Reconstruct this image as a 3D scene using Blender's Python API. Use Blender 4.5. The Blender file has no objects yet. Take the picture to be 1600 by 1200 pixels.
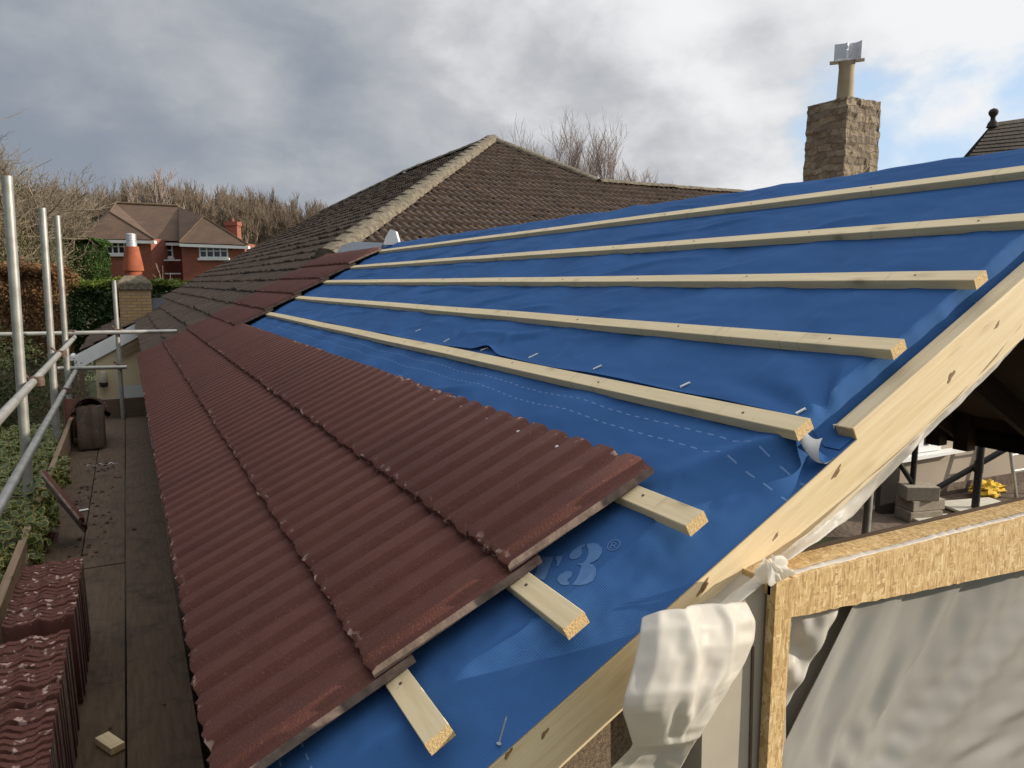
import bpy, math, random
import numpy as np
from math import sin, cos, radians as R, pi, tan, atan2, sqrt
from mathutils import Vector as V, Matrix as M, noise as NZ
random.seed(7); rng = np.random.default_rng(7)
scene = bpy.context.scene
COL = scene.collection
# ---------------------------------------------------------------- camera model (camera at the origin while building)
FPX, PITCH, YAW, TH, D = 1150.0, R(7.8), R(27.53), R(28.5), 0.91
def ray(x, y):
    cx = (x-800)/FPX; cy = (600-y)/FPX
    fh = cos(PITCH)+cy*sin(PITCH); up = cy*cos(PITCH)-sin(PITCH)
    return V((cx*cos(YAW)+fh*sin(YAW), -cx*sin(YAW)+fh*cos(YAW), up))
def at_y(x, y, Y): r = ray(x, y); return r*(Y/r.y)
def at_x(x, y, X): r = ray(x, y); return r*(X/r.x)
def at_z(x, y, Z): r = ray(x, y); return r*(Z/r.z)
FW = V((sin(YAW), cos(YAW), 0)); RT = V((cos(YAW), -sin(YAW), 0))
def at_f(x, y, d): r = ray(x, y); return r*(d/r.dot(FW))      # point on the upright plane d metres ahead
NRM = V((-sin(TH), 0, cos(TH))); SL = V((cos(TH), 0, sin(TH)))
RO = -D*NRM
# roof frame: local x = towards the viewer (-Y), y = up the slope, z = out of the slope
RF = M(((0, SL.x, NRM.x, RO.x), (-1, SL.y, NRM.y, RO.y), (0, SL.z, NRM.z, RO.z), (0, 0, 0, 1)))
def roof_pt(u, s, h=0): return RO + V((0, u, 0)) + SL*s + NRM*h
def roof_us(x, y, h=0):
    r = ray(x, y); t = (-(D-h))/NRM.dot(r); p = r*t
    return p.y, p.dot(SL)
# ---------------------------------------------------------------- material helpers
def mat(name): 
    m = bpy.data.materials.new(name); m.use_nodes = True
    nt = m.node_tree; b = nt.nodes['Principled BSDF']
    return m, nt, b
def nd(nt, t, **k):
    n = nt.nodes.new(t)
    for a, v in k.items(): setattr(n, a, v)
    return n
def lk(nt, a, b): nt.links.new(a, b)
def coords(nt, scale=(1, 1, 1), rand=True, rot=(0, 0, 0)):
    tc = nd(nt, 'ShaderNodeTexCoord'); mp = nd(nt, 'ShaderNodeMapping')
    mp.inputs['Scale'].default_value = scale; mp.inputs['Rotation'].default_value = rot
    if rand:
        oi = nd(nt, 'ShaderNodeObjectInfo'); ml = nd(nt, 'ShaderNodeVectorMath', operation='SCALE')
        cv = nd(nt, 'ShaderNodeCombineXYZ')
        for i in range(3): lk(nt, oi.outputs['Random'], cv.inputs[i])
        ml.inputs['Scale'].default_value = 37.0; lk(nt, cv.outputs[0], ml.inputs[0])
        ad = nd(nt, 'ShaderNodeVectorMath', operation='ADD')
        lk(nt, tc.outputs['Object'], ad.inputs[0]); lk(nt, ml.outputs[0], ad.inputs[1]); lk(nt, ad.outputs[0], mp.inputs[0])
    else: lk(nt, tc.outputs['Object'], mp.inputs[0])
    return mp.outputs[0]
def noise(nt, vec, scale, detail=4, rough=.55, dist=0):
    n = nd(nt, 'ShaderNodeTexNoise'); n.inputs['Scale'].default_value = scale; n.inputs['Detail'].default_value = detail
    n.inputs['Roughness'].default_value = rough; n.inputs['Distortion'].default_value = dist
    lk(nt, vec, n.inputs['Vector']); return n.outputs['Fac']
def ramp(nt, fac, stops, interp='LINEAR'):
    r = nd(nt, 'ShaderNodeValToRGB'); r.color_ramp.interpolation = interp
    e = r.color_ramp.elements
    while len(e) < len(stops): e.new(.5)
    for i, (p, c) in enumerate(stops):
        e[i].position = p; e[i].color = (c[0], c[1], c[2], 1) if not isinstance(c, (int, float)) else (c, c, c, 1)
    lk(nt, fac, r.inputs[0]); return r.outputs[0]
def mix(nt, a, b, fac, mode='MIX'):
    m = nd(nt, 'ShaderNodeMix', data_type='RGBA', blend_type=mode)
    def s(v, i):
        if isinstance(v, (tuple, list)): m.inputs[i].default_value = (v[0], v[1], v[2], 1)
        elif isinstance(v, (int, float)): m.inputs[i].default_value = v if i == 0 else (v, v, v, 1)
        else: lk(nt, v, m.inputs[i])
    s(fac, 0); s(a, 6); s(b, 7); return m.outputs[2]
def bump(nt, b, h, strength=.3, dist=.01, prev=None):
    n = nd(nt, 'ShaderNodeBump'); n.inputs['Strength'].default_value = strength; n.inputs['Distance'].default_value = dist
    lk(nt, h, n.inputs['Height'])
    if prev is not None: lk(nt, prev, n.inputs['Normal'])
    lk(nt, n.outputs[0], b.inputs['Normal']); return n.outputs[0]
def simple(name, c, c2=None, scale=8, rough=.7, metal=0, bmp=.15, bd=.004, detail=5, spec=.4):
    m, nt, b = mat(name); v = coords(nt)
    f = noise(nt, v, scale, detail)
    c2 = c2 or tuple(x*.72 for x in c)
    lk(nt, ramp(nt, f, [(.3, c2), (.7, c)]), b.inputs['Base Color'])
    b.inputs['Roughness'].default_value = rough; b.inputs['Metallic'].default_value = metal
    b.inputs['Specular IOR Level'].default_value = spec
    if bmp: bump(nt, b, noise(nt, v, scale*4, 4), bmp, bd)
    return m
# ---------------------------------------------------------------- mesh helpers
class MB:
    def __init__(s): s.v = []; s.f = []; s.mi = []; s.n = 0
    def add(s, vs, fs, mi=0):
        o = len(s.v); s.v.extend([tuple(p) for p in vs]); s.f.extend([tuple(i+o for i in f) for f in fs]); s.mi.extend([mi]*len(fs))
    def box(s, x0, x1, y0, y1, z0, z1, mi=0, ends=None, X=None):
        vs = [V((x, y, z)) for x in (x0, x1) for y in (y0, y1) for z in (z0, z1)]
        if X: vs = [X @ p for p in vs]
        fs = [(0, 1, 3, 2), (4, 6, 7, 5), (0, 4, 5, 1), (2, 3, 7, 6), (0, 2, 6, 4), (1, 5, 7, 3)]
        o = len(s.v); s.v.extend([tuple(p) for p in vs])
        for i, f in enumerate(fs):
            s.f.append(tuple(k+o for k in f)); s.mi.append(ends if (ends is not None and i < 2) else mi)
    def tube(s, a, b, r0, r1=None, n=12, cap=True, mi=0):
        a = V(a); b = V(b); r1 = r0 if r1 is None else r1
        d = (b-a).normalized(); x = d.orthogonal().normalized(); y = d.cross(x)
        vs = []
        for p, r in ((a, r0), (b, r1)):
            for k in range(n):
                t = 2*pi*k/n; vs.append(p+x*(r*cos(t))+y*(r*sin(t)))
        fs = [(k, (k+1) % n, n+(k+1) % n, n+k) for k in range(n)]
        if cap: fs += [tuple(range(n-1, -1, -1)), tuple(range(n, 2*n))]
        s.add(vs, fs, mi)
    def lathe(s, prof, n=20, c=(0, 0, 0), mi=0, cap=True):
        vs = []
        for r, z in prof:
            for k in range(n):
                t = 2*pi*k/n; vs.append((c[0]+r*cos(t), c[1]+r*sin(t), c[2]+z))
        fs = [(j*n+k, j*n+(k+1) % n, (j+1)*n+(k+1) % n, (j+1)*n+k) for j in range(len(prof)-1) for k in range(n)]
        if cap: fs += [tuple(range(n-1, -1, -1)), tuple((len(prof)-1)*n+k for k in range(n))]
        s.add(vs, fs, mi)
    def poly(s, pts, mi=0): s.add(pts, [tuple(range(len(pts)))], mi)
    def prism(s, pts, off, mi=0, side=None):
        n = len(pts); off = V(off); a = [V(p) for p in pts]; b = [p+off for p in a]
        s.add(a+b, [tuple(range(n)), tuple(range(2*n-1, n-1, -1))], mi)
        s.add(a+b, [(k, n+k, n+(k+1) % n, (k+1) % n) for k in range(n)], mi if side is None else side)
    def grid(s, pts, mi=0):   # pts[row][col]
        r = len(pts); c = len(pts[0])
        s.add([p for row in pts for p in row], [(j*c+i, j*c+i+1, (j+1)*c+i+1, (j+1)*c+i) for j in range(r-1) for i in range(c-1)], mi)
    def build(s, name, mats, parent=None, matrix=None, smooth=None, bevel=0):
        me = bpy.data.meshes.new(name); me.from_pydata(s.v, [], s.f)
        return finish(me, name, mats, parent, matrix, smooth, s.mi, bevel)
def finish(me, name, mats, parent=None, matrix=None, smooth=None, mi=None, bevel=0):
    if not isinstance(mats, (list, tuple)): mats = [mats]
    for m in mats: me.materials.append(m)
    if mi is not None and len(mats) > 1: me.polygons.foreach_set('material_index', mi)
    if smooth is not None:
        me.polygons.foreach_set('use_smooth', [True]*len(me.polygons))
        me.update(); me.set_sharp_from_angle(angle=R(smooth))
    me.update()
    o = bpy.data.objects.new(name, me); COL.objects.link(o)
    if parent: o.parent = parent
    if matrix is not None:
        if parent: o.matrix_local = matrix
        else: o.matrix_world = matrix
    if bevel:
        b = o.modifiers.new('edge', 'BEVEL'); b.width = bevel; b.segments = 2; b.limit_method = 'ANGLE'; b.angle_limit = R(40)
    return o
def npmesh(name, vs, fs, mats, parent=None, matrix=None, smooth=None, mi=None):
    vs = np.asarray(vs, dtype=np.float32); fs = np.asarray(fs, dtype=np.int32); k = fs.shape[1]
    me = bpy.data.meshes.new(name)
    me.vertices.add(len(vs)); me.vertices.foreach_set('co', vs.ravel())
    me.loops.add(fs.size); me.loops.foreach_set('vertex_index', fs.ravel())
    me.polygons.add(len(fs)); me.polygons.foreach_set('loop_start', np.arange(0, fs.size, k, dtype=np.int32))
    me.polygons.foreach_set('loop_total', np.full(len(fs), k, dtype=np.int32))
    me.update(calc_edges=True)
    return finish(me, name, mats, parent, matrix, smooth, mi)
def tag(o, label, cat, group=None):
    o['label'] = label; o['category'] = cat; o['kind'] = 'thing'
    if group: o['group'] = group
    return o
def thing(name, label, cat, loc=(0, 0, 0), group=None, matrix=None):
    o = bpy.data.objects.new(name, None); COL.objects.link(o); o.empty_display_size = .2
    if matrix is not None: o.matrix_world = matrix
    else: o.location = loc
    return tag(o, label, cat, group)
def stuff(o, kind): o['kind'] = kind; return o
def T(x=0, y=0, z=0): return M.Translation((x, y, z))
def frame(o, x, z):   # origin o, local x axis along x, z axis near z
    x = V(x).normalized(); z = V(z); y = z.cross(x).normalized(); z = x.cross(y)
    return M(((x.x, y.x, z.x, o[0]), (x.y, y.y, z.y, o[1]), (x.z, y.z, z.z, o[2]), (0, 0, 0, 1)))
def sm(a, b, x):
    t = min(1, max(0, (x-a)/(b-a))); return t*t*(3-2*t)
def fbm(x, y, z=0, o=4): return NZ.fractal(V((x, y, z)), 1.0, 2.0, o)
def lerp_poly(pts, t):
    L = [0]
    for a, b in zip(pts, pts[1:]): L.append(L[-1]+(b-a).length)
    d = t*L[-1]
    for i in range(len(pts)-1):
        if d <= L[i+1] or i == len(pts)-2:
            k = (d-L[i])/max(1e-9, L[i+1]-L[i]); return pts[i].lerp(pts[i+1], k)
def coons(top, bot, left, right, nu, nv):
    g = []
    for j in range(nv+1):
        v = j/nv; row = []
        for i in range(nu+1):
            u = i/nu
            p = lerp_poly(top, u)*(1-v)+lerp_poly(bot, u)*v+lerp_poly(left, v)*(1-u)+lerp_poly(right, v)*u
            p = p-(top[0]*((1-u)*(1-v))+top[-1]*(u*(1-v))+bot[0]*((1-u)*v)+bot[-1]*(u*v))
            row.append(p)
        g.append(row)
    return g
def relax(G, ex, pin, it, kick=.004, grav=(0, 0, 0), aniso=None, bend=.25, seed=0, normal=(0, -1, 0), lo=None, hi=None, kf=9):
    """let a sheet with a little too much cloth buckle into folds; G rows of points, pin a mask of held points"""
    P = np.array([[tuple(p) for p in r] for r in G], dtype=np.float64); P0 = P.copy(); pin = np.asarray(pin)
    def sl(a): return tuple(slice(*q) for q in a)
    E = []
    for a, b, k in ((((None, None), (None, -1)), ((None, None), (1, None)), 1), (((None, -1), (None, None)), ((1, None), (None, None)), 1),
                    (((None, -1), (None, -1)), ((1, None), (1, None)), .6), (((None, -1), (1, None)), ((1, None), (None, -1)), .6),
                    (((None, None), (None, -2)), ((None, None), (2, None)), bend), (((None, -2), (None, None)), ((2, None), (None, None)), bend)):
        A, B = sl(a), sl(b); d = P[B]-P[A]; L = np.linalg.norm(d, axis=2)
        f = np.full(L.shape, ex)
        if aniso is not None: f = ex*((d @ np.array(aniso))/np.maximum(L, 1e-9))**2
        E.append((A, B, L*(1+f), k))
    n = np.array(normal); m = np.zeros(P.shape[:2])
    for j in range(P.shape[0]):
        for i in range(P.shape[1]):
            q = P[j, i]*kf; m[j, i] = NZ.noise(V(q)+V((seed, 0, 0)))+.5*NZ.noise(V(q*2.7)+V((0, seed, 0)))
    P += (m*kick)[..., None]*n; P[pin] = P0[pin]
    g = np.array(grav)
    W = np.zeros(P.shape[:2])
    for A, B, L, k in E: W[A] += k; W[B] += k
    for _ in range(it):
        Dp = np.zeros_like(P)
        for A, B, L, k in E:
            d = P[B]-P[A]; l = np.linalg.norm(d, axis=2); c = (k*.5*(l-L)/np.maximum(l, 1e-9))[..., None]*d
            Dp[A] += c; Dp[B] -= c
        P += Dp/W[..., None]*1.7*1.0+g
        if hi is not None: P[..., 2] = np.minimum(P[..., 2], hi)
        if lo is not None: P[..., 2] = np.maximum(P[..., 2], lo)
        P[pin] = P0[pin]
    return [[V(q) for q in r] for r in P]
def refine(G):   # twice as many rows and columns
    P = np.array([[tuple(p) for p in r] for r in G]); 
    Q = np.empty((P.shape[0]*2-1, P.shape[1], 3)); Q[::2] = P; Q[1::2] = (P[1:]+P[:-1])/2
    W = np.empty((Q.shape[0], Q.shape[1]*2-1, 3)); W[:, ::2] = Q; W[:, 1::2] = (Q[:, 1:]+Q[:, :-1])/2
    return W
def drape(G, ex, rim, kick, seed, aniso=None, grav=(0, 0, 0), ex2=.012, kf=9, it=300):
    """coarse folds first, then sharper creases between them"""
    n, m = len(G), len(G[0])
    pin = [[rim(j/(n-1), i/(m-1)) for i in range(m)] for j in range(n)]
    A = relax(G, ex, pin, it, kick=kick, aniso=aniso, bend=.12, seed=seed, kf=kf, grav=grav)
    B = refine(A); n, m = B.shape[:2]
    pin = [[rim(j/(n-1), i/(m-1)) for i in range(m)] for j in range(n)]
    return relax(B, ex2, pin, 60, kick=.0015, aniso=aniso, bend=.5, seed=seed+1, kf=kf*2.2)
# ================================================================ MATERIALS
def m_felt(dashes=False):
    m, nt, b = mat('blue_membrane'); v = coords(nt, rand=False)
    f = noise(nt, v, 2.2, 5); f2 = noise(nt, v, 60, 3)
    c = ramp(nt, f, [(.3, (.035, .098, .245)), (.7, (.045, .122, .298))])
    c = mix(nt, c, (.10, .20, .40), ramp(nt, noise(nt, coords(nt, (3, 1, 1), False, (0, 0, .6)), 3.5, 6, .65), [(.58, 0), (.80, .28)]))
    tc = nd(nt, 'ShaderNodeTexCoord'); sp = nd(nt, 'ShaderNodeSeparateXYZ'); lk(nt, tc.outputs['Object'], sp.inputs[0])
    def mth(op, a, b_, c_=None):
        n = nd(nt, 'ShaderNodeMath', operation=op)
        for i, q in enumerate((a, b_, c_)):
            if q is None: continue
            if isinstance(q, (int, float)): n.inputs[i].default_value = q
            else: lk(nt, q, n.inputs[i])
        return n.outputs[0]
    if dashes:
        fr = mth('LESS_THAN', mth('FRACT', mth('MULTIPLY', sp.outputs['X'], 24.0), 0), .5)
        tot = None
        for s0 in (.850, .908, -.205, -.255):
            d = mth('COMPARE', sp.outputs['Y'], s0, .0019); tot = d if tot is None else mth('MAXIMUM', tot, d)
        c = mix(nt, c, (.26, .36, .56), mth('MULTIPLY', mth('MULTIPLY', tot, fr), .5))
    lk(nt, c, b.inputs['Base Color'])
    b.inputs['Roughness'].default_value = .85; b.inputs['Specular IOR Level'].default_value = .06
    hs = []
    for dr in ('X', 'Y'):
        wv = nd(nt, 'ShaderNodeTexWave', wave_type='BANDS', bands_direction=dr); wv.inputs['Scale'].default_value = 70; wv.inputs['Distortion'].default_value = .8
        wv.inputs['Detail Scale'].default_value = 3; lk(nt, v, wv.inputs['Vector']); hs.append(wv.outputs['Fac'])
    n1 = bump(nt, b, mix(nt, hs[0], hs[1], .5), .30, .0014)
    bump(nt, b, f2, .06, .002, n1)
    return m
def m_wood(name, light, dark, knots=True, rough=.62, grain=1.0, lines=False):
    m, nt, b = mat(name)
    v = coords(nt, (1.2, 22, 22)); f = noise(nt, v, 3.0, 5, .6, .6)
    v2 = coords(nt, (.6, 5, 5)); g = noise(nt, v2, 2.5, 4)
    c = ramp(nt, f, [(.32, dark), (.62, light)])
    c = mix(nt, c, tuple(x*.80 for x in light), ramp(nt, g, [(.4, 0), (.75, .55*grain)]))
    if knots:
        vo = nd(nt, 'ShaderNodeTexVoronoi', feature='F1'); vo.inputs['Scale'].default_value = 1.0; vo.inputs['Randomness'].default_value = 1
        lk(nt, coords(nt, (6.5, 13, 13)), vo.inputs['Vector'])
        sk = nd(nt, 'ShaderNodeSeparateColor'); lk(nt, vo.outputs['Color'], sk.inputs[0])
        msk = ramp(nt, sk.outputs[0], [(.48, 0), (.52, 1)])
        k = mix(nt, 0, ramp(nt, vo.outputs['Distance'], [(.08, 1), (.15, 0)]), msk)
        c = mix(nt, c, tuple(x*.28 for x in dark), k)
        c = mix(nt, c, tuple(x*.8 for x in dark), mix(nt, 0, ramp(nt, vo.outputs['Distance'], [(.12, .7), (.34, 0)]), msk))
    if lines:   # thin dark marks across the grain
        ln = noise(nt, coords(nt, (16, 1.5, 1.5), True, (0, 0, .05)), 1.6, 3, .5, .4)
        c = mix(nt, c, tuple(x*.6 for x in dark), ramp(nt, ln, [(.635, 0), (.665, .45), (.695, 0)]))
        c = mix(nt, c, tuple(x*.45 for x in dark), ramp(nt, noise(nt, coords(nt), 85, 2), [(.72, 0), (.76, .6)]))
    lk(nt, c, b.inputs['Base Color']); b.inputs['Roughness'].default_value = rough; b.inputs['Specular IOR Level'].default_value = .3
    sw = noise(nt, coords(nt, (260, 12, 12)), 1, 2)
    n1 = bump(nt, b, f, .25, .002); bump(nt, b, sw, .22, .0008, n1)
    return m
def m_end(name):
    m, nt, b = mat(name); v = coords(nt)
    f = noise(nt, v, 210, 5, .7)
    lk(nt, ramp(nt, f, [(.3, (.46, .29, .12)), (.65, (.74, .54, .27))]), b.inputs['Base Color'])
    b.inputs['Roughness'].default_value = .85; bump(nt, b, f, .8, .004)
    return m
def m_tile():
    m, nt, b = mat('red_concrete_tile'); v = coords(nt)
    f = noise(nt, v, 14, 6, .65); fine = noise(nt, v, 220, 3, .6)
    c = ramp(nt, f, [(.28, (.098, .034, .025)), (.72, (.120, .044, .032))])
    oi = nd(nt, 'ShaderNodeObjectInfo')
    c = mix(nt, c, (.070, .028, .023), ramp(nt, oi.outputs['Random'], [(.25, 0), (1, .32)]))
    c = mix(nt, c, (.24, .135, .105), ramp(nt, fine, [(.58, 0), (.76, .55)]))
    # worn pale chips along the tail (local y near -0.41) and head edge (local y near 0)
    tc = nd(nt, 'ShaderNodeTexCoord'); sp = nd(nt, 'ShaderNodeSeparateXYZ'); lk(nt, tc.outputs['Object'], sp.inputs[0])
    e1 = nd(nt, 'ShaderNodeMapRange'); e1.inputs['From Min'].default_value = -.385; e1.inputs['From Max'].default_value = -.412
    lk(nt, sp.outputs['Y'], e1.inputs['Value'])
    e2 = nd(nt, 'ShaderNodeMapRange'); e2.inputs['From Min'].default_value = -.030; e2.inputs['From Max'].default_value = -.002
    lk(nt, sp.outputs['Y'], e2.inputs['Value'])
    mx = nd(nt, 'ShaderNodeMath', operation='MAXIMUM'); lk(nt, e1.outputs[0], mx.inputs[0]); lk(nt, e2.outputs[0], mx.inputs[1])
    ch = ramp(nt, noise(nt, v, 38, 3, .5), [(.60, 0), (.66, 1)])
    ml = nd(nt, 'ShaderNodeMath', operation='MULTIPLY'); lk(nt, mx.outputs[0], ml.inputs[0]); lk(nt, ch, ml.inputs[1])
    c = mix(nt, c, (.42, .29, .24), ml.outputs[0])
    sc = ramp(nt, noise(nt, coords(nt, (14, 3.2, 1)), 5, 5, .75), [(.72, 0), (.80, .45)])
    c = mix(nt, c, (.34, .22, .19), sc)
    lk(nt, c, b.inputs['Base Color']); b.inputs['Roughness'].default_value = .78; b.inputs['Specular IOR Level'].default_value = .22
    bump(nt, b, fine, .6, .0025)
    return m
def m_oldtile():
    m, nt, b = mat('weathered_brown_tile'); v = coords(nt, rand=False)
    f = noise(nt, v, 3.5, 6, .7)
    c = ramp(nt, f, [(.28, (.050, .036, .028)), (.55, (.095, .066, .049)), (.75, (.160, .105, .073))])
    li = ramp(nt, noise(nt, v, 26, 5, .7), [(.60, 0), (.70, 1)])
    c = mix(nt, c, (.25, .235, .20), mix(nt, 0, li, .55))
    mo = ramp(nt, noise(nt, v, 11, 5, .7), [(.58, 0), (.70, 1)])
    c = mix(nt, c, (.055, .055, .022), mix(nt, 0, mo, .7))
    lk(nt, c, b.inputs['Base Color']); b.inputs['Roughness'].default_value = .92; b.inputs['Specular IOR Level'].default_value = .2
    bump(nt, b, noise(nt, v, 45, 5, .7), .7, .012)
    return m
def m_osb():
    m, nt, b = mat('oriented_strand_board')
    cols = None; hs = None
    for k, (sc, rt) in enumerate((((150, 150, 34), .12), ((46, 160, 180), .55), ((180, 90, 52), -.45))):
        vo = nd(nt, 'ShaderNodeTexVoronoi', feature='F1'); vo.inputs['Scale'].default_value = 1.0
        nv = nd(nt, 'ShaderNodeMapping'); nv.inputs['Scale'].default_value = sc; nv.inputs['Rotation'].default_value = (rt, rt*1.7, rt*.8)
        lk(nt, coords(nt), nv.inputs[0]); lk(nt, nv.outputs[0], vo.inputs['Vector'])
        sp = nd(nt, 'ShaderNodeSeparateColor'); lk(nt, vo.outputs['Color'], sp.inputs[0])
        c = ramp(nt, sp.outputs[0], [(0, (.40, .25, .10)), (.35, (.56, .37, .165)), (.8, (.66, .46, .22)), (1, (.76, .58, .33))])
        cols = c if cols is None else mix(nt, cols, c, ramp(nt, sp.outputs[1], [(.45, 0), (.5, 1)]))
        hs = sp.outputs[2] if hs is None else mix(nt, hs, sp.outputs[2], .5)
    st = noise(nt, coords(nt, (1, 1, .10)), 150, 4, .7)
    cols = mix(nt, cols, (.20, .11, .04), ramp(nt, st, [(.60, 0), (.72, .75)]))
    lk(nt, cols, b.inputs['Base Color']); b.inputs['Roughness'].default_value = .55
    n1 = bump(nt, b, hs, .35, .003); bump(nt, b, st, .5, .004, n1)
    return m
def m_poly(name='milky_polythene', base=(.80, .79, .75), tr=.35, rough=.33, clear=.0):
    m, nt, b = mat(name); v = coords(nt)
    b.inputs['Base Color'].default_value = (*base, 1); b.inputs['Roughness'].default_value = rough; b.inputs['Specular IOR Level'].default_value = .28
    f = noise(nt, v, 7, 3, .5, .4)
    bn = bump(nt, b, f, .06, .02)
    t = nd(nt, 'ShaderNodeBsdfTranslucent'); t.inputs['Color'].default_value = (base[0], base[1]*.97, base[2]*.9, 1)
    mx = nd(nt, 'ShaderNodeMixShader'); mx.inputs[0].default_value = tr
    tp = nd(nt, 'ShaderNodeBsdfTransparent'); m2 = nd(nt, 'ShaderNodeMixShader'); m2.inputs[0].default_value = clear
    out = nt.nodes['Material Output']
    lk(nt, b.outputs[0], mx.inputs[1]); lk(nt, t.outputs[0], mx.inputs[2]); lk(nt, mx.outputs[0], m2.inputs[1]); lk(nt, tp.outputs[0], m2.inputs[2]); lk(nt, m2.outputs[0], out.inputs[0])
    return m
def m_brick(name, c1, c2, mortar, bw=.225, bh=.075, mw=.012, rough=.85):
    m, nt, b = mat(name)
    tc = nd(nt, 'ShaderNodeTexCoord'); sp = nd(nt, 'ShaderNodeSeparateXYZ'); lk(nt, tc.outputs['Object'], sp.inputs[0])
    ad = nd(nt, 'ShaderNodeMath', operation='ADD'); lk(nt, sp.outputs[0], ad.inputs[0]); lk(nt, sp.outputs[1], ad.inputs[1])
    cb = nd(nt, 'ShaderNodeCombineXYZ'); lk(nt, ad.outputs[0], cb.inputs[0]); lk(nt, sp.outputs[2], cb.inputs[1])
    br = nd(nt, 'ShaderNodeTexBrick'); br.inputs['Scale'].default_value = 1; br.inputs['Brick Width'].default_value = bw; br.inputs['Row Height'].default_value = bh
    br.inputs['Mortar Size'].default_value = mw; br.inputs['Color1'].default_value = (*c1, 1); br.inputs['Color2'].default_value = (*c2, 1); br.inputs['Mortar'].default_value = (*mortar, 1)
    lk(nt, cb.outputs[0], br.inputs['Vector'])
    n = noise(nt, tc.outputs['Object'], 6, 5)
    lk(nt, mix(nt, br.outputs['Color'], (.5, .5, .5), mix(nt, 0, n, .25), 'OVERLAY'), b.inputs['Base Color'])
    b.inputs['Roughness'].default_value = rough; bump(nt, b, br.outputs['Fac'], -.6, .006)
    return m
def m_stone():
    m, nt, b = mat('rubble_stone'); v = coords(nt, rand=False)
    ds = nd(nt, 'ShaderNodeTexNoise'); ds.inputs['Scale'].default_value = 5; ds.inputs['Detail'].default_value = 3; lk(nt, v, ds.inputs['Vector'])
    dd = nd(nt, 'ShaderNodeVectorMath', operation='MULTIPLY_ADD'); dd.inputs[1].default_value = (.16, .16, .13); lk(nt, ds.outputs['Color'], dd.inputs[0]); lk(nt, v, dd.inputs[2])
    sp = nd(nt, 'ShaderNodeSeparateXYZ'); lk(nt, dd.outputs[0], sp.inputs[0])
    ad = nd(nt, 'ShaderNodeMath', operation='ADD'); lk(nt, sp.outputs[0], ad.inputs[0]); lk(nt, sp.outputs[1], ad.inputs[1])
    cb = nd(nt, 'ShaderNodeCombineXYZ'); lk(nt, ad.outputs[0], cb.inputs[0]); lk(nt, sp.outputs[2], cb.inputs[1])
    br = nd(nt, 'ShaderNodeTexBrick'); br.inputs['Scale'].default_value = 1; br.inputs['Brick Width'].default_value = .21; br.inputs['Row Height'].default_value = .085
    br.inputs['Mortar Size'].default_value = .009; br.inputs['Mortar Smooth'].default_value = .6; br.offset = .37; br.squash = .7; br.squash_frequency = 3
    br.inputs['Color1'].default_value = (.19, .145, .10, 1); br.inputs['Color2'].default_value = (.36, .285, .19, 1); br.inputs['Mortar'].default_value = (.15, .12, .09, 1)
    lk(nt, cb.outputs[0], br.inputs['Vector'])
    c = mix(nt, br.outputs['Color'], (.12, .09, .07), ramp(nt, noise(nt, v, 5, 6, .7), [(.48, 0), (.70, .6)]))
    c = mix(nt, c, (.42, .35, .24), ramp(nt, noise(nt, v, 17, 5, .7), [(.60, 0), (.72, .5)]))
    lk(nt, c, b.inputs['Base Color']); b.inputs['Roughness'].default_value = .95
    n1 = bump(nt, b, br.outputs['Fac'], -.9, .05); bump(nt, b, noise(nt, v, 22, 6, .75), .8, .03, n1)
    return m
def m_board():
    m, nt, b = mat('weathered_scaffold_board'); v = coords(nt, (1, 9, 9)); f = noise(nt, v, 6, 6, .65)
    c = ramp(nt, f, [(.3, (.070, .042, .022)), (.7, (.125, .080, .044))])
    d = ramp(nt, noise(nt, coords(nt), 5, 6, .7, .6), [(.50, 0), (.66, 1)])
    c = mix(nt, c, (.030, .018, .013), mix(nt, 0, d, .75))
    d2 = ramp(nt, noise(nt, coords(nt), 42, 4, .7), [(.64, 0), (.70, .8)])
    c = mix(nt, c, (.04, .022, .017), d2)
    lk(nt, c, b.inputs['Base Color']); b.inputs['Roughness'].default_value = .85; bump(nt, b, f, .35, .003)
    return m
def m_leaf(name, c1, c2, rough=.5, tr=.25, scale=3):
    m, nt, b = mat(name); v = coords(nt)
    f = noise(nt, v, scale, 5, .7)
    c = ramp(nt, f, [(.3, c1), (.7, c2)]); lk(nt, c, b.inputs['Base Color']); b.inputs['Roughness'].default_value = rough
    b.inputs['Specular IOR Level'].default_value = .3
    t = nd(nt, 'ShaderNodeBsdfTranslucent'); lk(nt, c, t.inputs['Color'])
    mx = nd(nt, 'ShaderNodeMixShader'); mx.inputs[0].default_value = tr
    lk(nt, b.outputs[0], mx.inputs[1]); lk(nt, t.outputs[0], mx.inputs[2]); lk(nt, mx.outputs[0], nt.nodes['Material Output'].inputs[0])
    return m
FELT = m_felt(); FELTL = m_felt(True)
PRINT = simple('membrane_print', (.105, .195, .375), (.085, .17, .335), 30, .85, bmp=0, spec=.06)
PRINT2 = simple('faded_print', (.058, .140, .300), (.050, .126, .276), 30, .85, bmp=0, spec=.06)
DASH = simple('membrane_dash', (.22, .34, .60), None, 30, .55, bmp=0)
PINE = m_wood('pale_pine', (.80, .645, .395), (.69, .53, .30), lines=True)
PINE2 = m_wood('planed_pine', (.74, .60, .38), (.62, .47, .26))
ENDG = m_end('sawn_end_grain')
TILE = m_tile(); TEDGE = simple('tile_concrete_core', (.25, .185, .145), (.105, .07, .055), 28, .9, bmp=.5, bd=.003); OLD = m_oldtile(); OSB = m_osb()
PE = m_poly('milky_polythene', (.82, .79, .73), .50, .42, .10); PE_SHADE = m_poly('shaded_polythene', (.44, .42, .385), .30, .34)  # second is a shaded copy: the screen's shade is put into its grey
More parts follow.
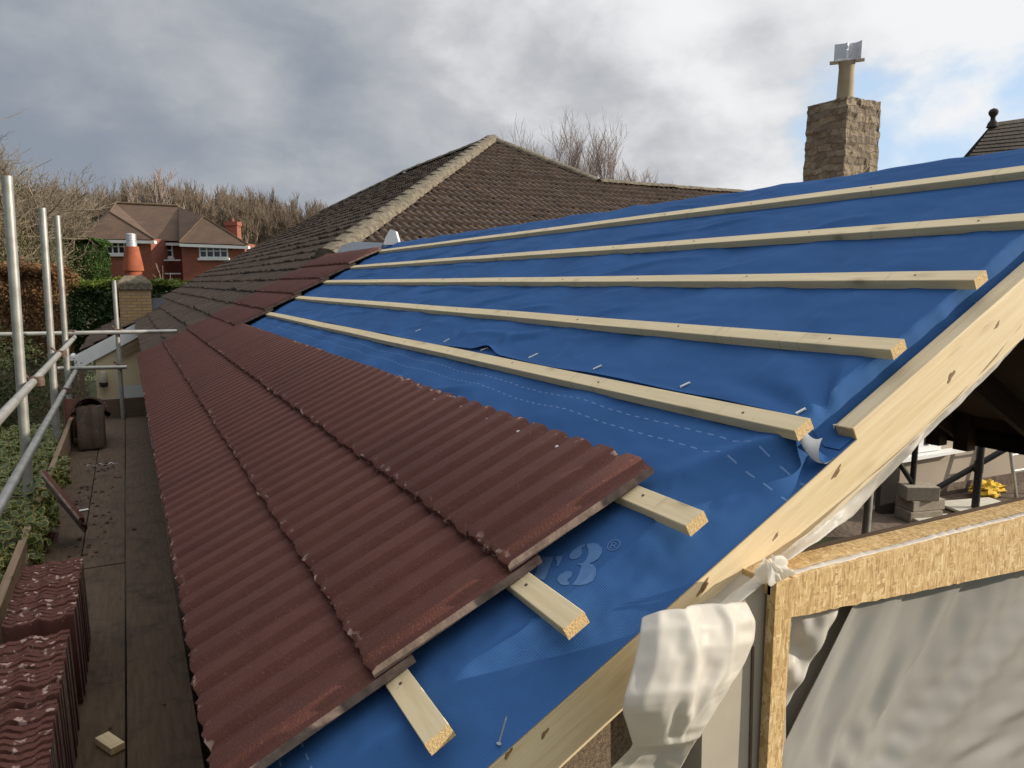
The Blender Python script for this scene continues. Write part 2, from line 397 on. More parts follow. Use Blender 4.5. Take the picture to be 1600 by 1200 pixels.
GALV = simple('galvanised_tube', (.47, .46, .42), (.30, .29, .26), 9, .42, .55, .1, .002)
RUST = simple('rusty_coupler', (.17, .125, .09), (.09, .05, .035), 40, .7, .4, .4, .004)
BOARD = m_board()
TOE = m_wood('old_toe_board', (.27, .18, .11), (.17, .11, .065))
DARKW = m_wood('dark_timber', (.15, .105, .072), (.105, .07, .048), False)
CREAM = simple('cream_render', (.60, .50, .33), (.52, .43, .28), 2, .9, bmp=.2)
SHADEW = simple('shaded_render', (.36, .30, .235), (.31, .26, .20), 2, .9, bmp=.2)  # cream wall standing in shade, the shade put into this darker colour
WHITE = simple('white_paint', (.80, .80, .78), (.72, .72, .70), 5, .45, bmp=.05)
GREYW = simple('grey_painted_door', (.50, .51, .52), (.45, .46, .47), 3, .5, bmp=.05)
GLASS = simple('dark_window_glass', (.03, .035, .045), (.015, .017, .02), 3, .06, bmp=0, spec=.8)
LEAD = simple('lead_flashing', (.20, .22, .25), (.14, .155, .18), 9, .5, .3, .2)
MORTAR = simple('lichened_mortar', (.25, .21, .145), (.085, .070, .048), 11, .95, bmp=.9, bd=.03, detail=7)
REDB = m_brick('red_brick', (.32, .075, .038), (.24, .052, .028), (.20, .11, .08))
YELB = m_brick('yellow_stock_brick', (.46, .29, .12), (.36, .22, .09), (.22, .18, .13), .22, .075, .012)
TERRA = simple('terracotta', (.36, .10, .045), (.27, .07, .032), 6, .8)
SLATE = simple('clay_roof_tile', (.125, .075, .047), (.080, .049, .033), 1.2, .9, bmp=.5, bd=.04, detail=7)
SLATE2 = simple('stone_slate', (.055, .045, .038), (.03, .026, .022), 2.2, .9, bmp=.6, bd=.04, detail=7)
RIDGEM = simple('mossy_ridge', (.17, .115, .06), (.10, .068, .04), 3, .95, bmp=.4)
STONE = m_stone()
POTM = simple('buff_clay_pot', (.40, .32, .21), (.29, .23, .15), 4, .8)
STEEL = simple('bright_steel', (.72, .73, .75), (.60, .61, .63), 6, .38, .6, .05)
HARL = simple('brown_pebbledash', (.42, .31, .21), (.15, .10, .065), 120, .95, bmp=1, bd=.012, detail=4)
FOIL = simple('grey_insulation_board', (.44, .39, .31), (.37, .325, .255), 5, .75, bmp=.15)
BLACKM = simple('black_membrane', (.075, .060, .050), (.052, .042, .035), 3, .9)
UNDER = simple('brown_roof_underside', (.36, .28, .22), (.25, .19, .15), 2, .9)
CONC = simple('concrete_block', (.34, .29, .22), (.25, .21, .155), 25, .95, bmp=.5)
SLAB = simple('pale_slab', (.60, .57, .47), (.5, .47, .39), 12, .85)
YELL = simple('yellow_cloth', (.72, .47, .04), (.60, .36, .03), 10, .8)
DKST = simple('dark_painted_steel', (.030, .028, .027), (.02, .018, .017), 12, .5, .4)
DIRT = simple('bare_soil', (.145, .105, .075), (.085, .06, .042), 3, .95, bmp=.6, bd=.04, detail=7)
BARK = simple('grey_bark', (.24, .19, .13), (.15, .115, .08), 3, .9, bmp=.3)
WOODS = simple('winter_twigs', (.250, .190, .135), (.150, .112, .080), .06, .95, bmp=0, detail=6)
BIRCH = simple('birch_twigs', (.40, .32, .28), (.27, .21, .18), 1, .9, bmp=0)
HEDGE_D = m_leaf('dark_laurel_leaf', (.016, .040, .008), (.045, .090, .018), .32, .2, 1.2)
HEDGE_T = m_leaf('bright_hedge_leaf', (.085, .14, .018), (.16, .20, .03), .5, .3, 1.2)
CLIP = m_leaf('clipped_hedge_leaf', (.046, .092, .022), (.085, .150, .034), .6, .2, .9)
BEECH = m_leaf('russet_beech_leaf', (.15, .075, .032), (.27, .150, .068), .8, .25, 1.5)
CONIF = m_leaf('conifer_leaf', (.035, .048, .014), (.085, .095, .03), .7, .15, 1.2)
OLIVE = m_leaf('olive_scrub_leaf', (.085, .080, .034), (.165, .140, .060), .8, .2, .8)
IVYG = m_leaf('dark_green_leaf', (.035, .060, .016), (.080, .115, .032), .4, .15, 9)
IVYY = m_leaf('cream_leaf_margin', (.30, .27, .06), (.50, .43, .13), .45, .25, 5)
# ================================================================ SKY, SUN, GROUND
SUN_EL, SUN_AZ = R(20), V((.868, -.497, 0)).normalized()
def build_world():
    w = bpy.data.worlds.new('World'); scene.world = w; w.use_nodes = True
    nt = w.node_tree; bg = nt.nodes['Background']; bg.inputs['Strength'].default_value = .10
    sky = nd(nt, 'ShaderNodeTexSky', sky_type='NISHITA'); sky.sun_disc = False
    sky.sun_elevation = SUN_EL; sky.sun_rotation = atan2(SUN_AZ.x, SUN_AZ.y); sky.air_density = 1.0; sky.dust_density = .6
    tc = nd(nt, 'ShaderNodeTexCoord'); sp = nd(nt, 'ShaderNodeSeparateXYZ'); lk(nt, tc.outputs['Generated'], sp.inputs[0])
    def mth(op, a, b=None, clamp=False):
        n = nd(nt, 'ShaderNodeMath', operation=op, use_clamp=clamp)
        for i, v in enumerate((a, b)):
            if v is None: continue
            if isinstance(v, (int, float)): n.inputs[i].default_value = v
            else: lk(nt, v, n.inputs[i])
        return n.outputs[0]
    zz = mth('ADD', mth('MAXIMUM', sp.outputs[2], 0.0), .22)
    cb = nd(nt, 'ShaderNodeCombineXYZ')
    lk(nt, mth('DIVIDE', sp.outputs[0], zz), cb.inputs[0]); lk(nt, mth('DIVIDE', sp.outputs[1], zz), cb.inputs[1]); cb.inputs[2].default_value = 3.3
    p = cb.outputs[0]
    mpp = nd(nt, 'ShaderNodeMapping'); mpp.inputs['Scale'].default_value = (1, 1, 2.0); mpp.inputs['Location'].default_value = (3.1, 1.7, .4); lk(nt, tc.outputs['Generated'], mpp.inputs[0])
    pq = nd(nt, 'ShaderNodeVectorMath', operation='SCALE'); pq.inputs['Scale'].default_value = .22; lk(nt, p, pq.inputs[0])
    pa = nd(nt, 'ShaderNodeVectorMath', operation='ADD'); lk(nt, mpp.outputs[0], pa.inputs[0]); lk(nt, pq.outputs[0], pa.inputs[1]); p = pa.outputs[0]
    n1 = noise(nt, p, 2.1, 7, .52, .25); n2 = noise(nt, p, 4.6, 7, .55, .15); n3 = noise(nt, p, 1.1, 3, .5)
    # how far towards the sun's side of the sky: -1 .. 1
    dt = nd(nt, 'ShaderNodeVectorMath', operation='DOT_PRODUCT'); lk(nt, tc.outputs['Generated'], dt.inputs[0])
    ax = V((cos(R(-5)), sin(R(-5)), 0)); dt.inputs[1].default_value = ax
    side = dt.outputs['Value']
    # coverage: solid cloud to the left, broken on the right
    cov = mth('ADD', mth('MULTIPLY', n1, .62), mth('MULTIPLY', n2, .38))
    thr = nd(nt, 'ShaderNodeMapRange'); thr.inputs['From Min'].default_value = .50; thr.inputs['From Max'].default_value = .80
    thr.inputs['To Min'].default_value = .16; thr.inputs['To Max'].default_value = .555; lk(nt, mth('SUBTRACT', side, mth('MULTIPLY', mth('SUBTRACT', sp.outputs[2], .19), .75)), thr.inputs['Value'])
    mask = nd(nt, 'ShaderNodeMapRange', interpolation_type='SMOOTHSTEP'); mask.inputs['From Min'].default_value = -.055; mask.inputs['From Max'].default_value = .075
    lk(nt, mth('SUBTRACT', cov, thr.outputs[0]), mask.inputs['Value'])
    # cloud brightness rises towards the sun side and towards the zenith, broken up by noise
    br = nd(nt, 'ShaderNodeMapRange', interpolation_type='SMOOTHSTEP'); br.inputs['From Min'].default_value = -.16; br.inputs['From Max'].default_value = 1.02
    br.inputs['To Min'].default_value = 0; br.inputs['To Max'].default_value = 1
    sv = mth('ADD', side, mth('ADD', mth('MULTIPLY', mth('SUBTRACT', n2, .5), .95), mth('ADD', mth('MULTIPLY', mth('SUBTRACT', n1, .5), 1.0), mth('MULTIPLY', sp.outputs[2], .85))))
    lk(nt, sv, br.inputs['Value'])
    cc = ramp(nt, br.outputs[0], [(0, (.265, .305, .365)), (.30, (.405, .43, .47)), (.58, (.52, .535, .565)), (.80, (.70, .715, .735)), (1, (.90, .91, .92))])
    sc = nd(nt, 'ShaderNodeVectorMath', operation='SCALE'); lk(nt, cc, sc.inputs[0])
    zb = nd(nt, 'ShaderNodeMapRange', interpolation_type='SMOOTHSTEP'); zb.inputs['From Min'].default_value = .38; zb.inputs['From Max'].default_value = .85; zb.inputs['To Min'].default_value = 10; zb.inputs['To Max'].default_value = 17
    lk(nt, sp.outputs[2], zb.inputs['Value']); lk(nt, zb.outputs[0], sc.inputs['Scale'])
    sb = nd(nt, 'ShaderNodeVectorMath', operation='SCALE'); sb.inputs['Scale'].default_value = 1.6; lk(nt, sky.outputs[0], sb.inputs[0])
    lk(nt, mix(nt, mix(nt, sb.outputs[0], (5.6, 7.3, 9.6), .75), sc.outputs[0], mask.outputs[0]), bg.inputs['Color'])
build_world()
sl = bpy.data.lights.new('sun', 'SUN'); sl.energy = 5.0; sl.angle = R(.5); sl.color = (1, .90, .76)
so = bpy.data.objects.new('sun', sl); COL.objects.link(so)
LDIR = SUN_AZ*cos(SUN_EL)+V((0, 0, sin(SUN_EL)))
so.rotation_euler = LDIR.to_track_quat('Z', 'Y').to_euler()
so.location = (20, -15, 12)
GZ = -4.0
g = MB(); n = 60
def gh(x, y):
    r = sqrt(x*x+y*y); return GZ + 9*sm(70, 190, r) + (.5*fbm(x*.05, y*.05) if r > 30 else 0)
xs = [-420+840*(i/n) for i in range(n+1)]
g.grid([[(x, y, gh(x, y)) for x in xs] for y in xs])
GRASS = simple('rough_grass', (.075, .090, .030), (.045, .048, .02), .6, .95, bmp=.6, bd=.05, detail=8)
stuff(g.build('ground', GRASS, smooth=60), 'structure')
yard = MB(); yard.grid([[(x, y, GZ+.05+.02*fbm(x, y)) for x in np.linspace(-1.5, .9, 14)] for y in np.linspace(-2, 20, 60)])
stuff(yard.build('side_path', DIRT, smooth=60), 'structure')
# ================================================================ NEW ROOF: membrane
FAR = 8.35; VD = .0705; VY = 1.072
FOLDS = []   # (u0, s0, u1, s1, width, height)
for (a, b, w, h) in [((625,415),(680,397),.035,.012), ((640,418),(720,398),.03,.010), ((700,455),(790,445),.03,.012), ((705,400),(780,385),.035,.012), ((690,545),(760,505),.030,.014), ((830,530),(860,512),.022,.010),
                     ((640,550),(700,530),.028,.010), ((900,505),(1000,470),.035,.010), ((640,610),(750,615),.05,.008), ((660,455),(760,450),.03,.011), ((730,480),(850,450),.04,.012), ((560,430),(600,428),.04,.010),
                     ((775,545),(800,520),.022,.014), ((745,560),(790,545),.020,.010), ((1030,330),(1110,320),.04,.010), ((860,345),(960,325),.04,.010), ((700,372),(800,357),.04,.012), ((1220,370),(1380,340),.05,.008)]:
    p = roof_us(*a); q = roof_us(*b); FOLDS.append((*p, *q, w, h))
_r = random.Random(21)
for k in range(46):
    u = _r.uniform(2.3, 8.0); s_ = _r.uniform(1.06, 2.5); L = _r.uniform(.25, .8)
    FOLDS.append((u, s_, u-L, s_+L*_r.uniform(.12, .42), _r.uniform(.016, .045), _r.uniform(.003, .010)))
FOLDS = np.array(FOLDS)
def folds(u, s):
    A = FOLDS; dx = A[:, 2]-A[:, 0]; dy = A[:, 3]-A[:, 1]; L2 = dx*dx+dy*dy; L = np.sqrt(L2)
    t = ((u-A[:, 0])*dx+(s-A[:, 1])*dy)/L2; d = ((u-A[:, 0])*dy-(s-A[:, 1])*dx)/L
    d = d+.02*np.sin(t*3+A[:, 0]*7)
    env = np.clip(1-(2*t-1)**2, 0, 1)**.8
    k = d/(A[:, 4]*.75); sh = np.exp(-np.where(k > 0, k*1.8, k)**2)
    return float((A[:, 5]*env*sh).sum())
def felt_h(u, s):
    BAT = [.0345+.3335*k for k in range(8)]
    dmin = min(abs(s-(b-.024)) for b in BAT)
    w = sm(.0, .13, dmin)
    if s > 2.40: w = .45*sm(.0, .15, s-2.40)
    h = w*(.010*(fbm(u*.9+s*1.2, (s-u*.3)*2.2, 2, 2)+.25) + 1.4*folds(u, s) + .006*cos(2*pi*(u-1.3)/.6)*sm(1.15, 1.5, u))
    flat = sm(.04, .12, max(abs(u-1.28)-.12, abs(s-.44)-.10))    # the lettered patch lies flat
    h *= flat
    rr = sqrt(((u-1.10)*1.0)**2+((s-1.03)*1.3)**2)
    if rr < .60:   # gathers where the sheet is pinched at the verge, by the lap
        an = atan2(s-1.03, u-1.10)
        h += w*.011*sin(an*11+1.0+.6*sin(an*5))*sm(.60, .12, rr)*sm(.0, .06, rr)*(1 if s > .99 else .3)
    h = min(h, .034)
    wob = .010*fbm(s*5, 3.3, 0, 2)+.005*fbm(s*17, 1.3, 0, 2)
    if s > 1.0:
        nip = .012*max(0, NZ.noise(V((s*6.5, 3, 1))))
        t = sm(1.146+wob*.7, 1.119+nip-.004, u)**.8
    else:
        k = sm(.86, 1.0, s); d0 = 1.165+.05*sm(.95, .3, s)+.085*math.exp(-((s-.76)/.12)**2)-.03*k+wob; d1 = 1.073+.045*k
        t = min(1, max(0, (d0-u)/(d0-d1)))**1.05
        h += .017*math.exp(-((u-d0-.005)/.045)**2)*sm(.0, .10, dmin)*flat*sm(-.25, .0, s)
    h = h*(1-t) - VD*t + .05*t*(1-t)*fbm(u*12, s*(8 if s < 1 else 15), 1, 3)*(.55 if s < 1 else .8)
    if s > 1.0: h += .0065*t*(1-t)*4*sin(s*62+5*fbm(s*5, 1, 0, 2))*sm(-.1, .35, NZ.noise(V((s*4, 9, 2))))
    return h
LAPB = roof_us(772, 543)[0]
def lap(u):
    b = roof_us(772, 543)[0]
    return 1.040+.010*fbm(u*1.5, 7.7, 0, 3)+.028*math.exp(-((u-b)/.09)**2)-.012*sm(6.5, 7.5, u)
def felt_hit(x, y):
    h = 0.0
    for _ in range(12): u, s_ = roof_us(x, y, h); h = .5*h+.5*felt_h(max(u, VY), s_)
    return u, s_
def felt_sheet(name, s_of_v, nv, label, top=False, hh=0.0):
    us = [(VY+.004 if top else VY-.002)+(1.40-(VY+.004 if top else VY-.002))*(i/60) for i in range(60)]+[1.40+(FAR-1.40)*((i/240)**1.25) for i in range(241)]
    rows = []
    for j in range(nv+1):
        row = []
        for u in us:
            s = s_of_v(j/nv, u)
            if s <= 2.60:
                h = felt_h(u, s)+hh+((.006+.016*math.exp(-((u-LAPB)/.09)**2))*math.exp(-max(0, s-lap(u))/.018)*sm(1.15, 1.3, u) if hh else 0)
                row.append((-u, s, h))
            else:   # bends over the ridge and down the far side
                e = s-2.60; h0 = felt_h(u, 2.6)+hh
                ang = 2*TH*sm(0, .10, e)
                bul = .010*fbm(u*1.6, 4.0, 0, 3)+.012*fbm(u*5, 1.0, 0, 2)
                row.append((-u, 2.60+e*cos(ang*.8), h0+bul*sm(0, .05, e)-e*sin(ang*.8)))
        rows.append(row)
    BAT = [.0345+.3335*k for k in range(8)]
    pin = [[(-x < 1.24) or (-x > FAR-.03) or s_ > 2.58 or min(abs(s_-(b-.024)) for b in BAT) < .034 or (abs(-x-1.28) < .16 and abs(s_-.44) < .13) or (not hh and s_ > 1.0) or j == 0 for (x, s_, h_) in r_] for j, r_ in enumerate(rows)]
    rows = relax(rows, .016, pin, 260, kick=.004, aniso=(.42, .91, 0), bend=.5, seed=5 if hh else 2, normal=(0, 0, 1), lo=-.08, hi=.034, kf=6)
    m = MB(); m.grid(rows)
    o = m.build(name, FELT if hh else FELTL, matrix=RF, smooth=70)
    return tag(o, label, 'roofing membrane')
low = felt_sheet('roof_membrane', lambda v, u: -.335+v*1.50, 120, 'lower blue roofing membrane, mostly under the ridged tiles, with pale lettering')
def up_s(v, u):
    a = lap(u); return a+(2.95-a)*v
upm = felt_sheet('roof_membrane', up_s, 150, 'upper blue wrinkled roofing membrane stretched between the bare battens up to the ridge', top=True, hh=.003)
# lettering and dashes printed on the lower sheet (thin ink films that follow it)
def film(polys, name, m, parent, lift=.0016, hh=0.0, sub=None):
    mb = MB()
    for pl in polys:
        pts = []
        for (u, s) in pl: pts.append((-u, s, felt_h(u, s)+hh+lift))
        mb.poly(pts)
    return mb.build(name, m, parent)
def px8(pts): return [roof_us(800+x/8, 820+y/8, .002) for x, y in pts]
body = px8([(935,240),(1000,225),(1070,235),(1125,290),(1125,350),(1080,420),(1010,465),(965,480),(1020,500),(1050,550),(1045,610),(1000,670),(920,720),(830,750),(750,745),(770,725),(810,670),(840,600),(870,510),(820,495),(825,480),(880,478),(920,440),(950,370),(955,310),(935,270)])
up_l = px8([(910,240),(840,265),(770,310),(725,360),(715,405),(740,430),(790,430),(850,395),(875,355),(870,310),(865,290),(905,260)])
lo_l = px8([(735,580),(670,580),(600,620),(570,660),(570,700),(600,740),(660,755),(710,748),(720,720),(690,705),(700,680),(745,640),(755,600)])
stem = px8([(375,395),(520,400),(415,670),(395,690),(270,650)])
ser = px8([(555,390),(640,385),(610,450),(575,515),(560,515),(560,450),(545,420)])
serl = px8([(200,480),(340,398),(330,440),(260,500),(215,540)])
polys = [body, up_l, lo_l, stem, ser, serl]
N = 28
def ell(k, r): t = 2*pi*k/N; x = 92*r*cos(t); y = 62*r*sin(t); a = R(-28); return (1273+x*cos(a)-y*sin(a), 252+x*sin(a)+y*cos(a))
for k in range(N): polys.append(px8([ell(k, 1), ell(k+1, 1), ell(k+1, .84), ell(k, .84)]))
for a in ([(1222,292),(1236,292),(1262,218),(1248,216)], [(1250,216),(1290,212),(1300,220),(1256,228)], [(1290,212),(1305,222),(1300,245),(1287,240)], [(1300,243),(1290,256),(1242,262),(1246,252)], [(1262,256),(1276,256),(1296,286),(1280,288)]):
    polys.append(px8(a))
film(polys, 'printed_lettering', PRINT, low)
for (x0, y0, x1, y1) in [(827,561,842,554),(928,579,941,573),(1064,607,1079,600),(1245,649,1260,641),(1304,671,1316,666),(694,536,703,531),(752,549,763,545),(1526,478,1534,481),(650,519,658,516)]:
    a = felt_hit(x0, y0); b = felt_hit(x1, y1)
    A = V((-a[0], a[1], felt_h(*a)+.005)); B = V((-b[0], b[1], felt_h(*b)+.005)); d = (B-A).normalized()
    L = max(.022, min(.04, (B-A).length))
    s_ = MB(); s_.box(0, L, -.003, .003, -.001, .0022); s_.box(0, .002, -.003, .003, -.008, -.001); s_.box(L-.002, L, -.003, .003, -.008, -.001)
    s_.build('staple', WHITE, upm, frame(A, d, (0, 0, 1)))
# curled corner of the upper sheet at the lap, pale underside showing
g_ = []
for j in range(17):
    v = j/16; row = []; base = V((-(1.165-.097*v), 1.042-.035*v-.02*sin(pi*v), -VD*sm(1.15, 1.08, 1.165-.097*v)+.006))
    rr_ = .012+.020*v; amax = R(40+120*sm(.05, .6, v))
    for i in range(15):
        a = amax*i/14
        row.append(tuple(base+V((.010*sin(a)*v, -rr_*sin(a)*1.5, rr_*(1-cos(a))))))
    g_.append(row)
m = MB(); m.grid(g_); cc = m.build('curled_corner', [FELT], upm, smooth=70)
m = MB(); m.grid([[(x+.0004, y-.0006, z+.0012) if i > 8 else (x, y-.0012, z-.0014) for i, (x, y, z) in enumerate(r_)] for r_ in g_]); m.build('pale_underside', WHITE, cc, smooth=70)
# ---- battens
BLAB = ['topmost pale timber batten just below the blue ridge', 'second timber batten down from the ridge, over bare membrane', 'third timber batten down, level across the middle with its sawn end at the verge',
        'fourth timber batten down from the ridge over bare membrane', 'timber batten along the membrane lap, just above the laid tiles', 'timber batten whose short end sticks out under the head of the top tile course',
        'timber batten end sticking out below the second tile course, beside the pale lettering', 'lowest timber batten end sticking out at the bottom, below the first tile course']
dotb = MB(); dotb.lathe([(.0036, -.0006), (.0036, .0006), (.0005, .0008)], 9)
dotme = bpy.data.meshes.new('nail'); dotme.from_pydata(dotb.v, [], dotb.f); dotme.materials.append(RUST)
def batten(s_up, u0, u1, label):
    m = MB()
    L = u1-u0; k = 40
    # box split along its length with a very slight natural bow
    prof = [(-.052, -.0125), (0, -.0125), (0, .0155), (-.052, .0155)]
    vs = []
    for i in range(k+1):
        x = -L*i/k; bow = .0035*fbm(x*.6, s_up*9, 0, 2); bz = .0018*fbm(x*.8, s_up*5, 3, 2)
        for (a, b) in prof: vs.append((x, a+bow, b+bz))
    fs = [(i*4+q, i*4+(q+1) % 4, (i+1)*4+(q+1) % 4, (i+1)*4+q) for i in range(k) for q in range(4)]
    m.add(vs, fs, 0); m.add(vs[:4], [(3, 2, 1, 0)], 1); m.add(vs[-4:], [(0, 1, 2, 3)], 1)
    o = m.build('tile_batten', [PINE, ENDG], matrix=RF @ T(-u0, s_up, .0135))
    b = o.modifiers.new('edge', 'BEVEL'); b.width = .0015; b.segments = 1; b.limit_method = 'ANGLE'
    for q in range(1, int((u1-u0)/.6)+1):
        dn = bpy.data.objects.new('nail', dotme); COL.objects.link(dn); dn.parent = o; dn.matrix_local = T(-(q*.6-.42)+random.uniform(-.01, .01), -.026+random.uniform(-.006, .006), .0162)
    return tag(o, label, 'batten', 'timber battens nailed across the membrane')
sb = [2.390, 2.022, 1.690, 1.3515, 1.0115, .669, .347, .0345]
for k, s in enumerate(sb):
    batten(s, 1.10+random.uniform(-.004, .004), 8.05 if k < 5 else 8.2, BLAB[k])
# splinters at the sawn ends are part of their batten; verge rafter and the batten on it
vr = thing('verge_rafter', 'long planed pale timber rafter along the sloping verge, sunlit with dark knots', 'rafter', matrix=frame(roof_pt(VY, 0, -.075-.0575), SL, NRM))
m = MB(); m.box(-.52, 2.72, 0, .045, -.0575, .0575, 0, 1); m.build('rafter_timber', [PINE2, ENDG], vr, bevel=.003)
KNOT = simple('dark_knot', (.30, .18, .08), (.12, .065, .03), 90, .7, bmp=.3, bd=.002)
for (x, y, r_) in ((1307, 738, .009), (1099, 917, .010), (1486, 588, .010), (1558, 508, .006), (1212, 838, .005), (851, 1146, .006), (794, 1178, .006)):
    q = at_y(x, y, VY); mb = MB(); n_ = 18; ring = []
    for k in range(n_):
        t = 2*pi*k/n_; rr = r_*(1+.25*sin(3*t+x)+.15*sin(5*t)); ring.append((rr*1.9*cos(t), rr*.62*sin(t), 0))
    mb.prism(ring, (0, 0, .0006))
    o_ = mb.build('knot', KNOT); fm = frame(q+V((0, -.0002, 0)), SL, (0, -1, 0)) @ M.Rotation(.35, 4, 'Z'); o_.parent = vr; o_.matrix_parent_inverse = M.Identity(4); o_.matrix_local = frame(roof_pt(VY, 0, -.075-.0575), SL, NRM).inverted() @ fm
m = MB(); L0 = 1.084
m.box(0, 1.60, 0, .048, -.0165, .0165, 0, 1)
vb = m.build('verge_batten', [PINE2, ENDG], matrix=frame(roof_pt(VY-.0035, L0, -.0575), SL, NRM), bevel=.0025)
tag(vb, 'pale timber batten lying up the slope on top of the sunlit verge rafter', 'batten')
# ================================================================ NEW TILES
TW, TL, TT, RIBP = .222, .41, .020, .111
def rib(x):
    t = (x/RIBP) % 1.0
    return .0175*(sm(.03, .22, t)-sm(.66, .86, t))
def tile_mesh():
    nx = 24; xs = sorted([TW*i/nx for i in range(nx+1)]+[.0035, .0042]); nx = len(xs)-1; ys = [0, -.006, -.2, -.398, -.410]
    mb = MB(); ro = [.004, 0, 0, 0, .006]   # rounded head and tail edges
    topg = []
    for j, y in enumerate(ys):
        row = []
        for x in xs:
            wob = .0
            if j == 4: wob = .0025*sin(x*90)+.002*sin(x*213+1)
            row.append((x, y+wob, TT+rib(x)-ro[j]-(.006 if x < .004 else 0)))
        topg.append(row)
    mb.grid(topg[::-1]); ntop = len(mb.f)
    botg = [[(x, y, rib(x)*.8) for x in xs] for y in (0, -.410)]
    mb.grid(botg)
    nhead = len(mb.f)
    for y, j in ((-.410, 4), (0, 0)):
        g = [[(x, ys[j] if j == 0 else topg[4][i][1], rib(x)*.8) for i, x in enumerate(xs)], topg[j]]
        mb.grid(g if j == 4 else g[::-1])
        if j == 4: ntail = len(mb.f)
    for i in (0, nx):
        x = xs[i]
        g = [[(x, y, rib(x)*.8) for y in ys], [topg[j][i] for j in range(5)]]
        mb.grid(g if i == 0 else g[::-1])
    me = bpy.data.meshes.new('roof_tile'); me.from_pydata(mb.v, [], mb.f); me.materials.append(TILE); me.materials.append(TEDGE)
    me.polygons.foreach_set('material_index', [0 if i < ntop or nhead <= i < ntail else 1 for i in range(len(mb.f))])
    me.polygons.foreach_set('use_smooth', [True]*len(me.polygons)); me.update(); me.set_sharp_from_angle(angle=R(38)); me.update()
    return me
TM = tile_mesh(); TMD = TM.copy(); TMD.materials.clear(); TMD.materials.append(OLD); TMD.materials.append(TEDGE)
nailb = MB(); nailb.lathe([(.0001, .003), (.005, .0025), (.006, 0), (.002, -.001), (.002, -.02)], 10)
nailme = bpy.data.meshes.new('nail'); nailme.from_pydata(nailb.v, [], nailb.f); nailme.materials.append(STEEL)
HEAD0 = .052; GA = .3335; DEL = .031
def course(k, u0, u1, label, nails=False):
    t = thing('tile_course', label, 'tile course', matrix=RF @ T(-u0, HEAD0+GA*k, .0), group='courses of new dark red tiles')
    n = int(round((u1-u0)/TW))
    for i in range(n):
        o = bpy.data.objects.new('roof_tile', TM); COL.objects.link(o); o.parent = t
        a = -DEL/TL if k > 0 else -(DEL)/TL
        tilt = M.Rotation(DEL/TL+random.uniform(-.003, .003), 4, 'X')
        o.matrix_local = T(-TW*(i+1)+random.uniform(-.0015, .0015), random.uniform(-.003, .003), .0285+random.uniform(-.001, .001)) @ M.Rotation(-(DEL/TL)+random.uniform(-.003, .003), 4, 'X') @ M.Rotation(random.uniform(-.003, .003), 4, 'Z')
        if nails:
            q = bpy.data.objects.new('nail', nailme); COL.objects.link(q); q.parent = o
            q.matrix_local = T(.108+random.uniform(-.012, .012), -.045+random.uniform(-.006, .006), TT+.003)
    return t
CL = ['lowest long course of dark red ridged tiles, along the eaves', 'second long course of dark red ridged tiles, between the eaves course and the nailed course', 'third long course of dark red ridged tiles, its nail heads exposed along the top edge']
for k in range(3): course(k, 1.31, 10.36, CL[k], k == 2)
SLB = ['short run of new red tiles just above the long courses, first step', 'short run of new red tiles, second step up beside the weathered roof', 'short run of new red tiles, middle step of five beside the weathered roof',
       'short run of new red tiles, next to topmost step beside the weathered roof', 'topmost short run of new red tiles, ending at the lead flashing by the ridge']
for k in range(3, 8): course(k, 7.90, 10.36, SLB[k-3])
# ================================================================ OLD BUNGALOW
bung = thing('bungalow', 'weathered brown tiled hipped roof of the existing bungalow with cream gable wall', 'house', (5, 15, GZ))
B0 = T(-5, -15, -GZ)      # world -> bungalow frame
def tile_sheet(mat4, rows, pitch=RIBP, amp=.019, lip=.030, name='roof', jit=.006, seed=0):
    """rows: list of (s0, s1, lo0, hi0, lo1, hi1) in a frame x = across, y = up slope, z = out"""
    V_, F_ = [], []
    per = 6; n = 0
    for ri, (s0, s1, lo0, hi0, lo1, hi1) in enumerate(rows):
        lo = min(lo0, lo1); hi = max(hi0, hi1)
        xs = np.arange(math.floor(lo/pitch)*pitch, hi+pitch, pitch/per)
        t = (xs/pitch) % 1.0
        def ss(a, b, x): q = np.clip((x-a)/(b-a), 0, 1); return q*q*(3-2*q)
        rb = amp*(ss(.04, .30, t)-ss(.62, .90, t))
        ti = np.floor(xs/(2*pitch)+ri*.5).astype(int)
        jt = rng.normal(0, jit, ti.max()-ti.min()+2)[ti-ti.min()]; js = rng.normal(0, .012, ti.max()-ti.min()+2)[ti-ti.min()]
        x0 = np.clip(xs, lo0, hi0); x1 = np.clip(xs, lo1, hi1); m_ = len(xs)
        a = np.stack([x0, np.full(m_, s0)+js, np.zeros(m_)], 1)
        b = np.stack([x0, np.full(m_, s0)+js, lip+rb+jt], 1)
        c = np.stack([x1, np.full(m_, s1+.01), .004+rb*.9], 1)
        V_.append(np.concatenate([a, b, c])); i = np.arange(m_-1)
        for r in (0, 1): F_.append(np.stack([n+r*m_+i, n+r*m_+i+1, n+(r+1)*m_+i+1, n+(r+1)*m_+i], 1))
        n += 3*m_
    vs = np.concatenate(V_); A = np.array(mat4)
    vs = vs @ A[:3, :3].T + A[:3, 3]
    return vs, np.concatenate(F_)
